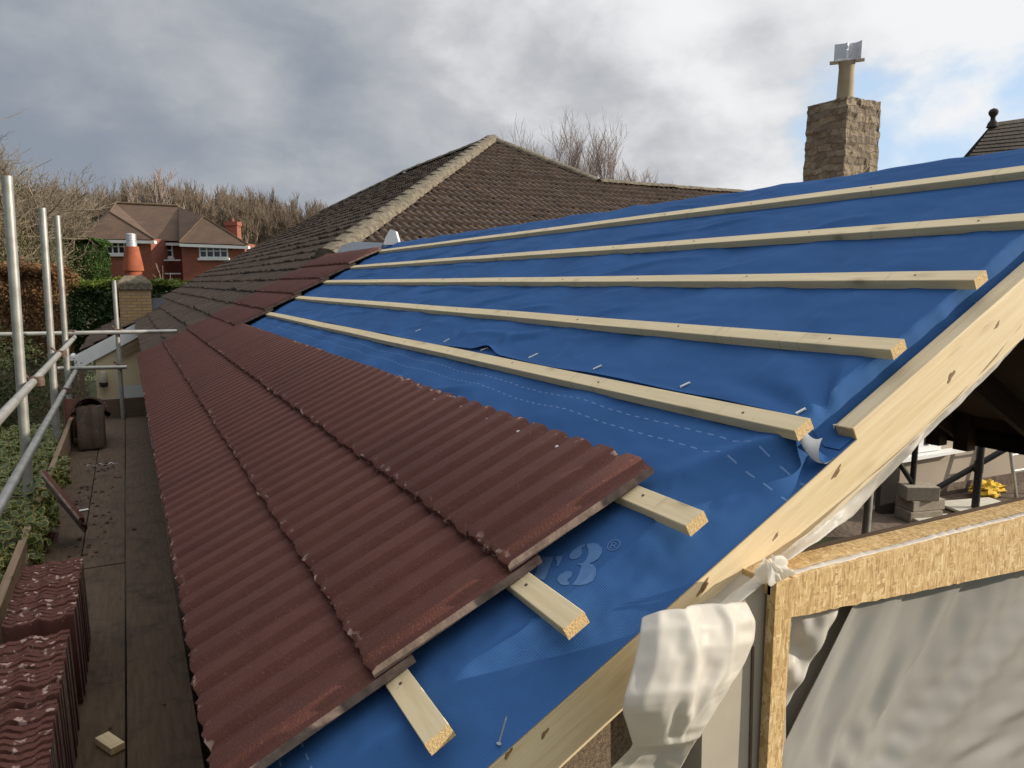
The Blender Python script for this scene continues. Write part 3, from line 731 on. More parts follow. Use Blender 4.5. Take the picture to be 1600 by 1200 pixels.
# left slope, coplanar with the new roof; frame x = -u, so limits are negated
def hip_u(s): return 10.42+(max(s, 2.37)-2.37)*1.0396 if s > 2.37 else 10.37
def far_u(s): return 28.2 if s < 7.0 else 28.2-(s-7.0)/(9.42-7.0)*3.4
rows = []
s = -.30
while s < 9.38:
    s1 = min(s+GA, 9.42)
    rows.append((s, s1, -far_u(s), -hip_u(s), -far_u(s1), -hip_u(s1))); s += GA
s = -.30-GA
while s > -1.80:
    rows.append((s, s+GA, -28.2, -19.6, -28.2, -19.6)); s -= GA
v1, f1 = tile_sheet(B0 @ RF, rows, pitch=.15, amp=.028, lip=.036, jit=.009)
# hip end: plane through the hip line, faces the viewer
apex = V((8.59, 17.62, 3.63)); hl = V((3.0, 11.0, .59)); k_ = .459
hs = V((0, 1, k_)).normalized(); hn = V((0, -k_, 1)).normalized()
HF = M(((1, hs.x, hn.x, 3.0), (0, hs.y, hn.y, 11.0), (0, hs.z, hn.z, .59), (0, 0, 0, 1)))
def hx(q): return 3.0+(8.59-3.0)*q/7.28-3.0 if True else 0
smax = (apex-hl).dot(hs)
rid_s = (V((9.96, 14.74, 2.30))-hl).dot(hs)
def hright(q):
    if q < rid_s: return 14.0
    return (9.96-3.0)+((8.59-9.96)*(q-rid_s)/(smax-rid_s))
def hleft(q): return (8.59-3.0)*q/smax
rows = []; q = -1.6
while q < smax-.02:
    q1 = min(q+.31, smax)
    if q < rid_s < q1: q1 = rid_s
    rows.append((q, q1, hleft(q), hright(q+.001), hleft(q1), hright(q1-.001))); q = q1
v2, f2 = tile_sheet(B0 @ HF, rows, pitch=.15, amp=.038, lip=.040, jit=.009)
roof = npmesh('roof', np.concatenate([v1, v2]), np.concatenate([f1, f2+len(v1)]), OLD, bung, smooth=50)
# back slopes close the roof volume
m = MB()
def bl(p): return B0 @ V(p)
rA = V(apex); rB = roof_pt(24.8, 9.42)
m.poly([bl(p) for p in (rA, rB, (17.0, 24.8, -1.0), (17.0, 17, -1.0), (9.96, 14.74, 2.25))])
m.poly([bl(p) for p in ((9.96, 14.74, 2.27), (17, 14.74, 2.27), (17, 19, .2), (9.96, 19, .2))])
m.poly([bl(p) for p in (rB, roof_pt(28.2, 7.0), (14, 28.2, 1), (17, 24.8, -1.0))])
m.build('back_slope', OLD, bung)
# walls
m = MB()
m.box(.50, 16.5, 10.42, 19.62, GZ, -1.02); m.build('wall', CREAM, bung, B0)
m = MB()
def gx(s): return roof_pt(19.66, s, -.10)
m.prism([V((-.78, 19.66, GZ)), V((2.6, 19.66, GZ)), gx(2.4), gx(-1.36)], (0, .2, 0)); m.build('gable_wall', CREAM, bung, B0)
m = MB()
a0, a1 = roof_pt(19.58, -1.80, .0), roof_pt(19.58, 2.3, .0)
m.prism([a0, a1, a1+V((0, 0, -.34)), a0+V((0, 0, -.34)), a0+V((.5, 0, -.34))][:4], (0, .04, 0)); m.build('bargeboard', WHITE, bung, B0)
m = MB(); a0, a1 = roof_pt(19.52, -.95, -.34), roof_pt(19.52, 2.0, -.34)
m.prism([a0, a1, a1+V((0, 0, -.09)), a0+V((0, 0, -.09))], (0, .05, 0)); m.prism([p+V((0, 0, -.15)) for p in (a0, a1, a1+V((0, 0, -.06)), a0+V((0, 0, -.06)))], (0, .05, 0))
m.build('verge_trim', TOE, bung, B0)
p = at_y(162, 596, 19.6)
lamp = thing('wall_lamp', 'dark bulkhead lamp on the cream gable wall', 'lamp', p)
m = MB(); m.lathe([(.075, -.01), (.082, .02), (.082, .18), (.06, .24), (.005, .25)], 18, (0, -.09, 0)); m.build('lamp_glass', FOIL, lamp, smooth=40)
m = MB(); m.lathe([(.03, -.13), (.09, -.11), (.095, -.02), (.08, -.01)], 18, (0, -.09, 0)); m.box(-.06, .06, -.05, 0, -.1, .1); m.build('lamp_body', DKST, lamp, smooth=40)
d0, d1 = at_y(184, 603, 19.6), at_y(240, 650, 19.6)
m = MB(); m.box(0, d1.x-d0.x, -.04, 0, GZ-d0.z, 0); m.box(.06, d1.x-d0.x-.06, -.05, -.04, -.45, -.06)
door = m.build('door', GREYW, bung, B0 @ T(d0.x, 19.6, d0.z))
m = MB(); m.tube((.03, -.05, -.55), (.03, -.05, -.42), .012); m.build('door_handle', DKST, door)
m = MB(); g0 = roof_pt(19.6, -1.86, -.02); m.tube(g0+V((0, -.05, 0)), g0+V((0, .7, 0)), .06, n=10); m.build('gutter', WHITE, bung, B0)
m = MB(); m.box(.30, .50, 10.42, 19.5, -1.12, -1.0); m.build('eaves_soffit', WHITE, bung, B0)
# hip and ridge tiles, bedded in mortar
def ridge_run(a, b, up, n, r=.15, L=.45, ex=0, skip=0):
    a = V(a); b = V(b); d = (b-a).normalized(); up = (V(up)-d*V(up).dot(d)).normalized(); sd = d.cross(up)
    step = (b-a).length/n
    for i in range(n):
        mb = MB(); k = 9; rows = []
        for (x, rr) in ((0, r*1.0), (.03, r*1.015), (step*.5, r*.99), (step*.97, r*.985), (step*1.04, r*.97)):
            rows.append([d*x+sd*(rr*cos(pi*q/k)*1.15)+up*(rr*.72*sin(pi*q/k)-.02) for q in range(k+1)])
        rows = [[p+V((NZ.noise(p*7+a)*.022, NZ.noise(p*7+a+V((5, 0, 0)))*.022, NZ.noise(p*7+a+V((0, 7, 0)))*.026)) for p in r_] for r_ in rows]
        mb.grid(rows); mb.poly(rows[0][::-1])
        mb.build('ridge_tile', MORTAR, roof, T(*(B0 @ (a+d*(step*i)+up*(random.uniform(-.006, .01))))), smooth=50)
ridge_run(roof_pt(10.46, 2.40, .03), apex+V((0, 0, .05)), (0, 0, 1), 24, .17)
ridge_run(apex+V((0, .0, .05)), V((9.96, 14.74, 2.36)), (0, 0, 1), 7, .13)
ridge_run(V((9.96, 14.74, 2.34)), V((16.8, 14.74, 2.34)), (0, 0, 1), 15, .13)
ridge_run(apex+V((0, .1, .03)), rB+V((0, 0, .05)), (0, 0, 1), 15, .13)
ridge_run(rB+V((0, 0, .04)), roof_pt(28.2, 7.0, .03), (0, 0, 1), 9, .12)
# lead flashing at the foot of the hip
m = MB(); lp = [roof_us(x, y, .05) for x, y in ((536, 383), (552, 378), (600, 380), (592, 390), (545, 398), (520, 402))]
m.poly([V((-u, s_, .055)) for u, s_ in lp]); m.build('lead_flashing', LEAD, bung, B0 @ RF)
# small brick chimney with a terracotta pot at the far eaves
cc_ = at_y(213, 490, 20.3); cw = .70
bc = thing('chimney', 'small yellow brick chimney with terracotta pot and pale cowl at the low eaves', 'chimney', (cc_.x, 20.4, cc_.z-.9))
zt = at_y(213, 452, 20.05).z-bc.location.z
m = MB(); m.box(-cw/2, cw/2, -.35, .35, -.4, zt); m.build('brick_stack', YELB, bc)
capb = MB(); rows = []
hcap = at_y(213, 430, 20.05).z-at_y(213, 448, 20.05).z
m = MB(); m.box(-cw/2-.03, cw/2+.03, -.39, .39, zt-.02, zt+.16)
m.add([(-cw/2-.02, -.38, zt+.16), (cw/2+.02, -.38, zt+.16), (cw/2+.02, .38, zt+.16), (-cw/2-.02, .38, zt+.16), (-.22, -.22, zt+.33), (.22, -.22, zt+.33), (.22, .22, zt+.33), (-.22, .22, zt+.33)],
      [(0, 1, 5, 4), (1, 2, 6, 5), (2, 3, 7, 6), (3, 0, 4, 7), (4, 5, 6, 7)]); m.build('mortar_cap', MORTAR, bc, bevel=.02)
zp = zt+.28
z1 = at_y(210, 420, 20.4).z-bc.location.z; z2 = at_y(210, 386, 20.4).z-bc.location.z; z3 = at_y(210, 366, 20.4).z-bc.location.z
pot = MB(); pot.lathe([(.19, zp), (.19, z1-.05), (.235, z1-.05), (.235, z1+.02), (.155, z2), (.155, z2+.01), (.1, z2+.01)], 20)
pt = pot.build('chimney_pot', TERRA, bc, smooth=35)
cw_ = MB(); cw_.lathe([(.12, z2), (.12, z2+.12), (.105, z2+.12), (.105, z2+.15), (.115, z2+.15), (.115, z2+.18), (.105, z2+.18), (.105, z2+.21), (.115, z2+.21), (.115, z2+.24), (.105, z2+.24), (.105, z2+.27), (.115, z2+.27), (.115, z3), (.05, z3+.02)], 18)
cw_.build('cowl', STEEL, pt, smooth=35)
m = MB(); m.box(-.02, cw/2+.03, -.40, -.352, -.25, .04); m.box(.14, cw/2+.03, -.40, -.352, .04, .2); m.box(.26, cw/2+.03, -.40, -.352, .2, .36); m.box(cw/2+.002, cw/2+.05, -.4, .4, -.3, .45); m.build('lead_flashing', LEAD, bc)
m = MB(); q0 = at_y(247, 480, 20.2)-bc.location; m.box(q0.x-.12, q0.x+.14, -.2, -.12, q0.z-.25, q0.z+.22); m.build('lead_tray', LEAD, bc)
# ================================================================ EXTENSION SHELL (walls, ridge, dark far slope)
ext = thing('extension_frame', 'open timber roof frame and part built walls of the extension under the blue membrane', 'extension', (2.7, 1.06, GZ))
E0 = T(-2.7, -1.06, -GZ)
XR, ZR = roof_pt(0, 2.60).x, roof_pt(0, 2.60).z
m = MB(); m.box(.45, .60, 1.16, 10.4, GZ, -.97); m.build('side_wall', HARL, ext, E0)
m = MB()
ga, gb = V((.46, 1.10, GZ)), V((1.12, 1.10, GZ))
m.prism([ga, gb, V((1.12, 1.10, roof_pt(0, .75, -.18).z)), V((.46, 1.10, roof_pt(0, .03, -.18).z))], (0, .14, 0)); m.build('gable_wall', HARL, ext, E0)
m = MB(); m.prism([at_y(x, y, 1.012) for x, y in ((1095, 1260), (1228, 1260), (1228, 902), (1190, 914), (1150, 950), (1100, 975))], (0, .06, 0)); m.build('insulation_board', FOIL, ext, E0)
m = MB(); m.prism([at_y(x, y, 1.008) for x, y in ((1170, 1260), (1173, 1260), (1179, 1010), (1176, 1010))], (0, .004, 0)); m.build('board_joint', DARKW, ext, E0)
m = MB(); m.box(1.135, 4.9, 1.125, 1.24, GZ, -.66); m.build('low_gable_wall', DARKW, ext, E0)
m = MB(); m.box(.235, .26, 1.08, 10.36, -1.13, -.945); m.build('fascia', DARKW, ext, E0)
# rafters of the near slope (seen from below), the far slope's dark underside and its rafters, plate and studs
m = MB(); und = []
fs = V((cos(TH), 0, -sin(TH))); fn = V((sin(TH), 0, cos(TH)))
rid = V((XR, 0, ZR-.06))
def far_pt(y, t, h=0): return V((XR, y, ZR-.05))+fs*t+fn*h
TE = (5.2-XR)/cos(TH)
m.grid([[far_pt(y, t, 0) for t in (0, TE+.25)] for y in (1.02, 10.6)]); m.grid([[far_pt(y, t, .03) for t in (0, TE+.25)] for y in (1.02, 10.6)])
m.build('far_slope_boarding', UNDER, ext, E0)
for y in np.arange(1.25, 9.9, .6):
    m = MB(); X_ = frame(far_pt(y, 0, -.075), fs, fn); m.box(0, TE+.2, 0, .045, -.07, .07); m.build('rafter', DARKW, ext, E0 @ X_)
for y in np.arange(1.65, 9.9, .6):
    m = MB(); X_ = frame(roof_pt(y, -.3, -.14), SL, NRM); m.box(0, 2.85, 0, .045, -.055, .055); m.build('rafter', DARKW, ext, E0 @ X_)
m = MB(); m.box(XR-.02, XR+.02, 1.1, 10.2, ZR-.32, ZR-.10); m.build('ridge_board', DARKW, ext, E0)
m = MB(); m.box(5.17, 5.22, 1.05, 10.2, -1.12, -1.02); m.build('wall_plate', BLACKM, ext, E0)
m = MB(); m.box(5.10, 5.17, 1.05, 10.2, -.98, -.86); m.build('eaves_beam', DARKW, ext, E0)
m = MB(); m.box(5.20, 5.24, 1.05, 10.2, -1.12, -.8); m.build('eaves_panel', BLACKM, ext, E0)
for y in (1.7, 2.25, 2.42, 2.95, 3.15, 3.9, 4.6, 5.4):
    m = MB(); m.box(5.07, 5.165, y, y+.10, -1.15, -.8); m.build('stud', DARKW, ext, E0)
m = MB(); m.box(5.07, 5.22, 5.4, 10.3, GZ, -1.0); m.build('far_side_wall', BLACKM, ext, E0)
m = MB(); m.box(.65, 5.2, 10.2, 10.36, GZ, -1.0); m.build('back_wall', BLACKM, ext, E0)
m = MB(); m.prism([V((.6, 10.22, -1.0)), V((5.2, 10.22, -1.0)), V((XR, 10.22, ZR-.1))], (0, .1, 0)); m.build('back_gable', BLACKM, ext, E0)
# white ridge vent offcut
p = roof_pt(8.02, 2.56, .0)
m = MB(); prof = [(-.10, 0), (.05, 0), (.075, .02), (.04, .15), (-.02, .17), (-.075, .08)]
m.prism([(x, -.06, z) for x, z in prof], (0, .14, 0))
o = m.build('ridge_vent', WHITE, matrix=M.Translation(p) @ M.Rotation(R(-28), 4, 'Z'), bevel=.02); tag(o, 'small white plastic vent cap on the blue ridge by the old hip', 'roof vent')
# loose galvanised nail lying on the membrane
a = felt_hit(781, 1164); b = roof_us(788, 1132, felt_h(*a)+.03)
A = roof_pt(a[0], a[1], felt_h(*a)+.004)
m = MB(); m.tube((0, 0, 0), (.045, 0, 0), .0016, .0016, 8); m.tube((.045, 0, 0), (.052, 0, 0), .0016, .0003, 8); m.tube((-.001, 0, 0), (.0005, 0, 0), .0045, .0045, 10)
o = m.build('loose_nail', STEEL, matrix=frame(A, (roof_pt(b[0], b[1], felt_h(*a)+.03)-A), NRM)); tag(o, 'loose bright nail lying on the blue membrane near the verge rafter', 'nail')
# ================================================================ OSB FRAME AND POLYTHENE
osb = thing('osb_frame', 'raw strand board frame round the sheeted gable opening, torn lower edge', 'board frame', (1.1, .985, -1.6))
O0 = T(-1.1, -.985, 1.6)
y0 = .985; ztop = -.585
m = MB(); m.box(1.098, 3.6, y0+.012, y0+.095, ztop-.03, ztop); m.build('top_board', OSB, osb, O0)
m = MB(); xs = [1.147+(3.6-1.147)*i/150 for i in range(151)]
def lowz(x): return -.667-.066*(x-1.147)+.0035*fbm(x*60, 2, 0, 3)
front = [[V((x, y0, ztop+.003)) for x in xs], [V((x, y0, lowz(x))) for x in xs]]
back = [[p+V((0, .0115, 0)) for p in r] for r in front]
m.grid(front[::-1]); m.grid(back); m.grid([front[0], back[0]]); m.grid([back[1], front[1]]); m.grid([[front[0][0], front[1][0]], [back[0][0], back[1][0]]])
m.build('front_strip', OSB, osb, O0)
m = MB(); zs = [ztop+.001-1.8*i/120 for i in range(121)]
fr = [[V((1.098, y0-.002, z)) for z in zs], [V((1.1455-.004*((ztop-z)/.4)+.0016*fbm(z*70, 5, 0, 3), y0-.002, z)) for z in zs]]
bk = [[p+V((0, .022, 0)) for p in r] for r in fr]
m.grid(fr); m.grid(bk[::-1]); m.grid([bk[0], fr[0]]); m.grid([fr[1], bk[1]]); m.grid([[fr[0][0], fr[1][0]], [bk[0][0], bk[1][0]]][::-1])
m.build('side_post', OSB, osb, O0)
def PY(pts, ys):
    if isinstance(ys, (int, float)): ys = [ys]*len(pts)
    return [at_y(x, y, Y) for (x, y), Y in zip(pts, ys)]
def sheet(name, gridpts, m_, label, cat, parent=None, amp=.004, fr=14, sd=0, thick=.0008, group=None, sub=0):
    g = []
    c0 = gridpts[0][0].copy()
    for j, row in enumerate(gridpts):
        rr = []
        for i, p in enumerate(row):
            d = amp*(fbm(p.x*fr+sd, p.z*fr, p.y*fr, 4))
            rr.append(p-c0+V((0, d, d*.2)))
        g.append(rr)
    mb = MB(); mb.grid(g); o = mb.build(name, m_, matrix=T(*c0), smooth=80)
    if sub: q_ = o.modifiers.new('smooth', 'SUBSURF'); q_.levels = q_.render_levels = sub
    s_ = o.modifiers.new('thickness', 'SOLIDIFY'); s_.thickness = thick
    if label: tag(o, label, cat, group)
    return o
# (a) crumpled flap over the verge rafter
def crease(x, z, f, sd, w=3.0): return max(0, 1-abs(NZ.noise(V((x*f, z*f, sd))))*w)
top = PY([(1003, 965), (1030, 955), (1060, 949), (1085, 945), (1125, 942), (1166, 941)], [1.0, .985, .98, .99, .985, .995])
rgt = PY([(1166, 941), (1181, 972), (1178, 1000), (1164, 1034), (1140, 1072), (1105, 1131), (1085, 1160), (1055, 1215)], [.995, .975, .965, .97, .955, .935, .96, .985])
lft = PY([(1003, 965), (1000, 990), (990, 1040), (976, 1088), (972, 1110), (984, 1146), (990, 1165), (935, 1220)], [1.0, .975, .955, .94, .94, .965, .98, 1.02])
bot = PY([(935, 1220), (985, 1218), (1055, 1215)], [1.02, .99, .985])
gp = coons(top, bot, lft, rgt, 16, 22)
for j, row in enumerate(gp):
    v = j/22
    for i, p in enumerate(row):
        u = i/16
        blg = -.024*sin(pi*u)*sin(pi*min(1, v*1.35)) if v < .74 else .018*sin(pi*u)
        row[i] = p+V((0, blg-(.016*math.exp(-((v-.74)/.04)**2)+.014*math.exp(-((u-.30-.35*v)/.05)**2)*sm(.75, .5, v)+.012*math.exp(-((u-.72+.25*v)/.05)**2)*sm(.75, .4, v))*sin(pi*u), 0))
gp = drape(gp, .020, lambda v, u: u < .001 or u > .999 or v < .001 or v > .999, .010, 3, kf=6, ex2=.028)
sheet('plastic_flap', gp, PE, 'crumpled white polythene flap hanging over the verge rafter in front', 'plastic sheet', amp=.0, sub=1)
# (b) strip trailing under the rafter up to the strand board corner
top = PY([(1600, 505), (1530, 588), (1460, 655), (1415, 697), (1340, 762), (1262, 832), (1178, 905), (1100, 965)], [1.070, 1.070, 1.070, 1.070, 1.070, 1.062, 1.035, 1.03])
bot = PY([(1600, 528), (1540, 592), (1468, 662), (1424, 708), (1372, 762), (1333, 806), (1232, 876), (1152, 946)], [1.085, 1.085, 1.085, 1.08, 1.10, 1.09, 1.0, .998])
gp = [[top_.lerp(bot_, v/10)+V((0, .012*sin(pi*v/10)*(1+fbm(i*.15, v*.3)), 0)) for i, (top_, bot_) in enumerate(zip([lerp_poly(top, k/90) for k in range(91)], [lerp_poly(bot, k/90) for k in range(91)]))] for v in range(11)]
sheet('plastic_strip', gp, PE, 'white polythene strip trailing along the underside of the verge rafter', 'plastic sheet', amp=.004, fr=9, sd=9)
# (c) knotted lump at the board corner
cpt = at_y(1216, 905, .985); mb = MB(); rows = []
for j in range(25):
    t = j/24; row = []
    for i in range(73):
        a = 2*pi*i/72
        r = (.010+.022*sin(pi*min(1, t*1.15))**.8)*(1+(.30*sin(5*a+2*t)+.18*sin(9*a-3*t)+.12*sin(13*a+5*t))*sm(0, .3, t))
        row.append(V((r*cos(a)-.010*t, r*sin(a)*.7, .048*t+.010*sin(3*a+1)*t)))
    rows.append(row)
mb.grid(rows); o = mb.build('plastic_tuft', PE, matrix=T(*cpt) @ M.Rotation(-.35, 4, 'Y'), smooth=50); tag(o, 'bunched white polythene tuft at the corner of the strand board', 'plastic sheet')
# (d) scalloped edge of the sheet along the board top
e0 = at_z(1232, 902, ztop+.004); rows = []
for v in range(7):
    row = []
    for i in range(181):
        x = 1.15+(3.4-1.15)*i/180; yy = .994+.018*v/6
        row.append(V((x, yy+.004*fbm(x*8, v*.2)+.006*(v/6)*fbm(x*20, 1), ztop+.004+abs(.007*sin(x*92+2*fbm(x*9, 2)))*sin(pi*v/6)*(.4+.6*sm(-.2, .3, fbm(x*5, 8))))))
    rows.append(row)
sheet('plastic_edge', rows, PE, 'puckered clear polythene edge stapled along the top of the strand board', 'plastic sheet', amp=.001, fr=40)
# (e) the sheet closing the opening, pulled tight to the lower right, and the loose corner behind its edge
FA, FB = V((1.150, 0, -1.005)), V((1.405, 0, -.655))
def crease(x, z, f, sd, w=3.0):
    q = abs(NZ.noise(V((x*f, z*f, sd))))*w
    return max(0, 1-q)
def tension(x, z, hub, freq, sd):   # folds running out from a pinned point
    an = atan2(z-hub[1], x-hub[0]); r_ = sqrt((x-hub[0])**2+(z-hub[1])**2)
    n = NZ.noise(V((an*freq, r_*.9, sd)))+.5*NZ.noise(V((an*freq*2.3, r_*1.6, sd+4)))
    return n, r_
rows = []
for j in range(27):
    z = -.60-1.05*j/26; row = []
    t_ = (z-FA.z)/(FB.z-FA.z); xf = FA.x+(FB.x-FA.x)*min(1.15, t_) if t_ > 0 else 1.135
    for i in range(31):
        x = xf+(3.0-xf)*(i/30)**1.25
        n1, r1 = tension(x, z, (1.08, -1.45), 5.5, 3)
        d = .040*n1*min(1, r1*2.2)*sm(0, .12, x-xf+.02)
        row.append(V((x, 1.014+.050*sm(0, .5, x-xf)-d, z)))
    rows.append(row)
rows = drape(rows, .014, lambda v, u: u < .001 or u > .999 or v < .001 or v > .999, .008, 8, aniso=(.83, 0, -.55), ex2=.008, kf=3)
rows = [[V((p.x, min(1.118, max(1.001 if p.z > -.78 else .980, p.y)), p.z)) for p in r_] for r_ in rows]
sheet('plastic_screen', rows, PE_SHADE, 'polythene sheet coloured a shaded grey, filling the strand board opening, pulled into long diagonal folds', 'plastic sheet', amp=.0, sub=2)
rows = []
for j in range(19):
    z = -.60-.52*j/18; row = []
    t_ = (z-FA.z)/(FB.z-FA.z); xf = (FA.x+(FB.x-FA.x)*min(1.15, t_) if t_ > 0 else 1.138)+.22
    for i in range(21):
        x = 1.125+(xf-1.125)*i/20
        row.append(V((x, 1.050+.03*sm(.5, 1, i/20)-.03*sin(pi*min(1, i/14)), z)))
    rows.append(row)
rows = drape(rows, .09, lambda v, u: u < .001 or u > .999 or v < .001 or v > .999, .02, 11, kf=9)
def behind(p):
    t_ = (p.z-FA.z)/(FB.z-FA.z); xf = FA.x+(FB.x-FA.x)*min(1.15, t_) if t_ > 0 else 1.138
    k = sm(-.055, -.005, p.x-xf); return V((p.x, min(1.118, max(1.004+.060*k, p.y-.02*k)), p.z))
rows = [[behind(p) for p in r_] for r_ in rows]
sheet('plastic_corner', rows, PE, 'loose white crumpled polythene corner behind the edge of the shaded grey sheet', 'plastic sheet', amp=.0, sub=2)
# ================================================================ YARD SEEN UNDER THE ROOF
FZ = -2.2
m = MB(); m.grid([[(x, y, FZ+.015*fbm(x*1.5, y*1.5)) for x in np.linspace(5.3, 16, 40)] for y in np.linspace(-1, 5.4, 26)])
stuff(m.build('yard', DIRT, smooth=60), 'structure')
wa, wb = at_z(1395, 788, FZ), at_z(1600, 752, FZ)
wd = (V((wb.x, wb.y, 0))-V((wa.x, wa.y, 0))).normalized()
nw = thing('neighbouring_wall', 'pale rendered wall with a white window, seen below the rafters', 'wall', (wa.x, wa.y, FZ), )
nw.rotation_euler = (0, 0, atan2(wd.y, wd.x))
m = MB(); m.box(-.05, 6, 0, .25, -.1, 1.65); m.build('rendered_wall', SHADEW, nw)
m = MB(); m.box(-.05, 6, -.012, 0, -.1, .12); m.build('plinth', DIRT, nw)
NWM = M.Translation(nw.location) @ M.Rotation(nw.rotation_euler.z, 4, 'Z')
def on_wall(x, y):
    inv = NWM.inverted(); o_ = inv @ V((0, 0, 0)); d_ = inv.to_3x3() @ ray(x, y); t = -o_.y/d_.y; return o_+d_*t
w0 = on_wall(1400, 712); w1 = on_wall(1472, 640)
xr = on_wall(1466, 690).x; zb = on_wall(1440, 705).z
wn = MB(); zt_ = zb+.55
xl = on_wall(1405, 700).x-.4
def bar(mb, x0, x1, z0, z1, y0=-.035, y1=.0): mb.box(x0, x1, y0, y1, z0, z1)
xm = on_wall(1434, 690).x
bar(wn, xl, xr, zb, zb+.055); bar(wn, xl, xr, zt_, zt_+.06); bar(wn, xr-.05, xr, zb+.055, zt_); bar(wn, xm-.05, xm+.04, zb+.055, zt_); bar(wn, xl, xl+.05, zb+.055, zt_); bar(wn, (xm+xr)/2-.01, (xm+xr)/2+.01, zb+.055, zt_, -.02, -.003)
wf = wn.build('window_frame', WHITE, nw)
m = MB(); m.box(xl, xr, -.004, -.001, zb, zt_); m.build('pane', GLASS, wf)
m = MB(); m.prism([(xl-.1, -.12, zb-.06), (xr+.28, -.12, zb-.03), (xr+.28, -.12, zb-.008), (xl-.1, -.12, zb-.008)], (0, .12, 0)); m.build('window_sill', WHITE, nw)
# props, braces, blocks
def pole(name, a, b, r, m_, label, cat, group=None, extra=None):
    a = V(a); b = V(b); t = thing(name, label, cat, a, group)
    mb = MB(); mb.tube((0, 0, 0), b-a, r, n=14); mb.build('tube', m_, t, smooth=40)
    if extra: extra(t, a, b)
    return t
pb = at_z(1523, 800, FZ)
def plate(t, a, b):
    mb = MB(); mb.box(-.09, .09, -.09, .09, 0, .012); mb.build('base_plate', DKST, t)
    mb = MB(); h_ = at_f(1530, 730, V(a).dot(FW)).z-a.z; mb.tube((0, 0, h_-.05), (0, 0, h_+.06), .042, n=12); mb.build('collar', DKST, t)
pole('prop', pb, pb+V((.02, 0, 1.6)), .035, DKST, 'dark upright steel prop standing on a pale board in the yard', 'prop', None, plate)
q0 = at_f(1455, 768, pb.dot(FW)+.05); q1 = at_f(1565, 705, pb.dot(FW)+.05)
pole('brace', q0-(q1-q0)*.05, q1+(q1-q0)*.6, .028, DKST, 'dark sloping brace crossing behind the upright prop', 'brace')
b2 = at_z(1424, 770, FZ+.25); pole('prop', V((b2.x, b2.y, FZ)), V((b2.x+.02, b2.y, -.6)), .026, DKST, 'thin dark post beside the stacked blocks, in front of the window', 'prop')
q0 = at_f(1432, 765, b2.dot(FW)); q1 = at_f(1398, 712, b2.dot(FW)); pole('brace', q0, q1+(q1-q0)*.3, .024, DKST, 'short dark brace leaning left off the stacked blocks', 'brace')
bp = at_z(1450, 815, FZ)
zz = FZ
for i, (w_, l_, h_, dx, dy, rz, lab) in enumerate([(.34, .22, .10, 0, .0, .10, 'bottom concrete block of the small pile below the window'), (.36, .22, .10, .03, .01, .18, 'middle concrete block of the small pile below the window'), (.30, .20, .13, -.03, .0, -.12, 'top concrete block of the small pile below the window')]):
    mb = MB(); mb.box(-w_/2, w_/2, -l_/2, l_/2, 0, h_)
    o = mb.build('concrete_block', CONC, matrix=T(bp.x+dx, bp.y+dy+.1, zz) @ M.Rotation(rz-.4, 4, 'Z'), bevel=.006); zz += h_+.002
    tag(o, lab, 'block', 'pile of concrete blocks')
for i, (px_, py_) in enumerate(((1448, 812), (1473, 807))):
    pp = at_z(px_, py_+2, FZ+.03); mb = MB(); mb.box(-.10, .10, -.07, .07, 0, .03)
    o = mb.build('paving_piece', SLAB, matrix=T(pp.x, pp.y, FZ+.015) @ M.Rotation(-.35, 4, 'Z'), bevel=.004); tag(o, ['pale flat slab piece lying left in front of the blocks', 'pale flat slab piece lying right in front of the blocks'][i], 'slab')
pp = at_z(1525, 795, FZ); mb = MB(); mb.box(-.33, .33, -.18, .18, 0, .025); o = mb.build('base_board', SLAB, matrix=T(pp.x, pp.y, FZ+.02) @ M.Rotation(-.25, 4, 'Z'), bevel=.003); tag(o, 'pale flat board under the foot of the upright prop', 'board')
pp = at_z(1543, 776, FZ); mb = MB(); rows = []
for j in range(21):
    t = pi*j/20; rows.append([V((.17*sin(t)*cos(2*pi*i/28), .12*sin(t)*sin(2*pi*i/28), .075*cos(t)))*(1+.75*fbm(2.6*sin(t)*cos(2*pi*i/28)+3, 2.6*sin(t)*sin(2*pi*i/28), 2.6*cos(t), 4)) for i in range(29)])
mb.grid(rows); o = mb.build('yellow_cloth', YELL, matrix=T(pp.x, pp.y, FZ+.075), smooth=60); tag(o, 'crumpled yellow cloth lying by the pale wall', 'cloth')
q0 = at_z(1540, 800, FZ+.03); q1 = at_z(1590, 783, FZ+.03); pole('scaffold_tube', q0-(q1-q0)*.6, q1+(q1-q0)*.5, .03, GALV, 'grey tube lying on the yard floor near the ladder', 'tube')
ld = thing('ladder', 'aluminium ladder leaning at the far right below the rafters', 'ladder', at_z(1588, 778, FZ))
l1 = at_f(1577, 690, ld.location.dot(FW)+.1)-ld.location; sd_ = wd*.36
m = MB(); m.tube((0, 0, 0), l1*1.9, .018, n=8); m.build('stile', GALV, ld); m = MB(); m.tube(sd_, sd_+l1*1.9, .018, n=8); m.build('stile', GALV, ld)
for k in range(1, 7):
    m = MB(); c_ = l1*(k*.28+.2); m.tube(c_, c_+sd_, .012, n=8); m.build('rung', GALV, ld)
pt_ = at_z(1352, 842, FZ); pole('prop', pt_, V((pt_.x+.03, pt_.y, -.95)), .035, GALV, 'steel prop in the dark below the polythene strip, left of the blocks', 'prop')
pt_ = at_z(1384, 800, FZ); m = MB(); m.box(-.09, .09, -.04, .04, 0, 1.35); o = m.build('dark_post', BLACKM, matrix=T(pt_.x, pt_.y, FZ) @ M.Rotation(-.4, 4, 'Z')); tag(o, 'wide black post at the left end of the pale wall', 'post')
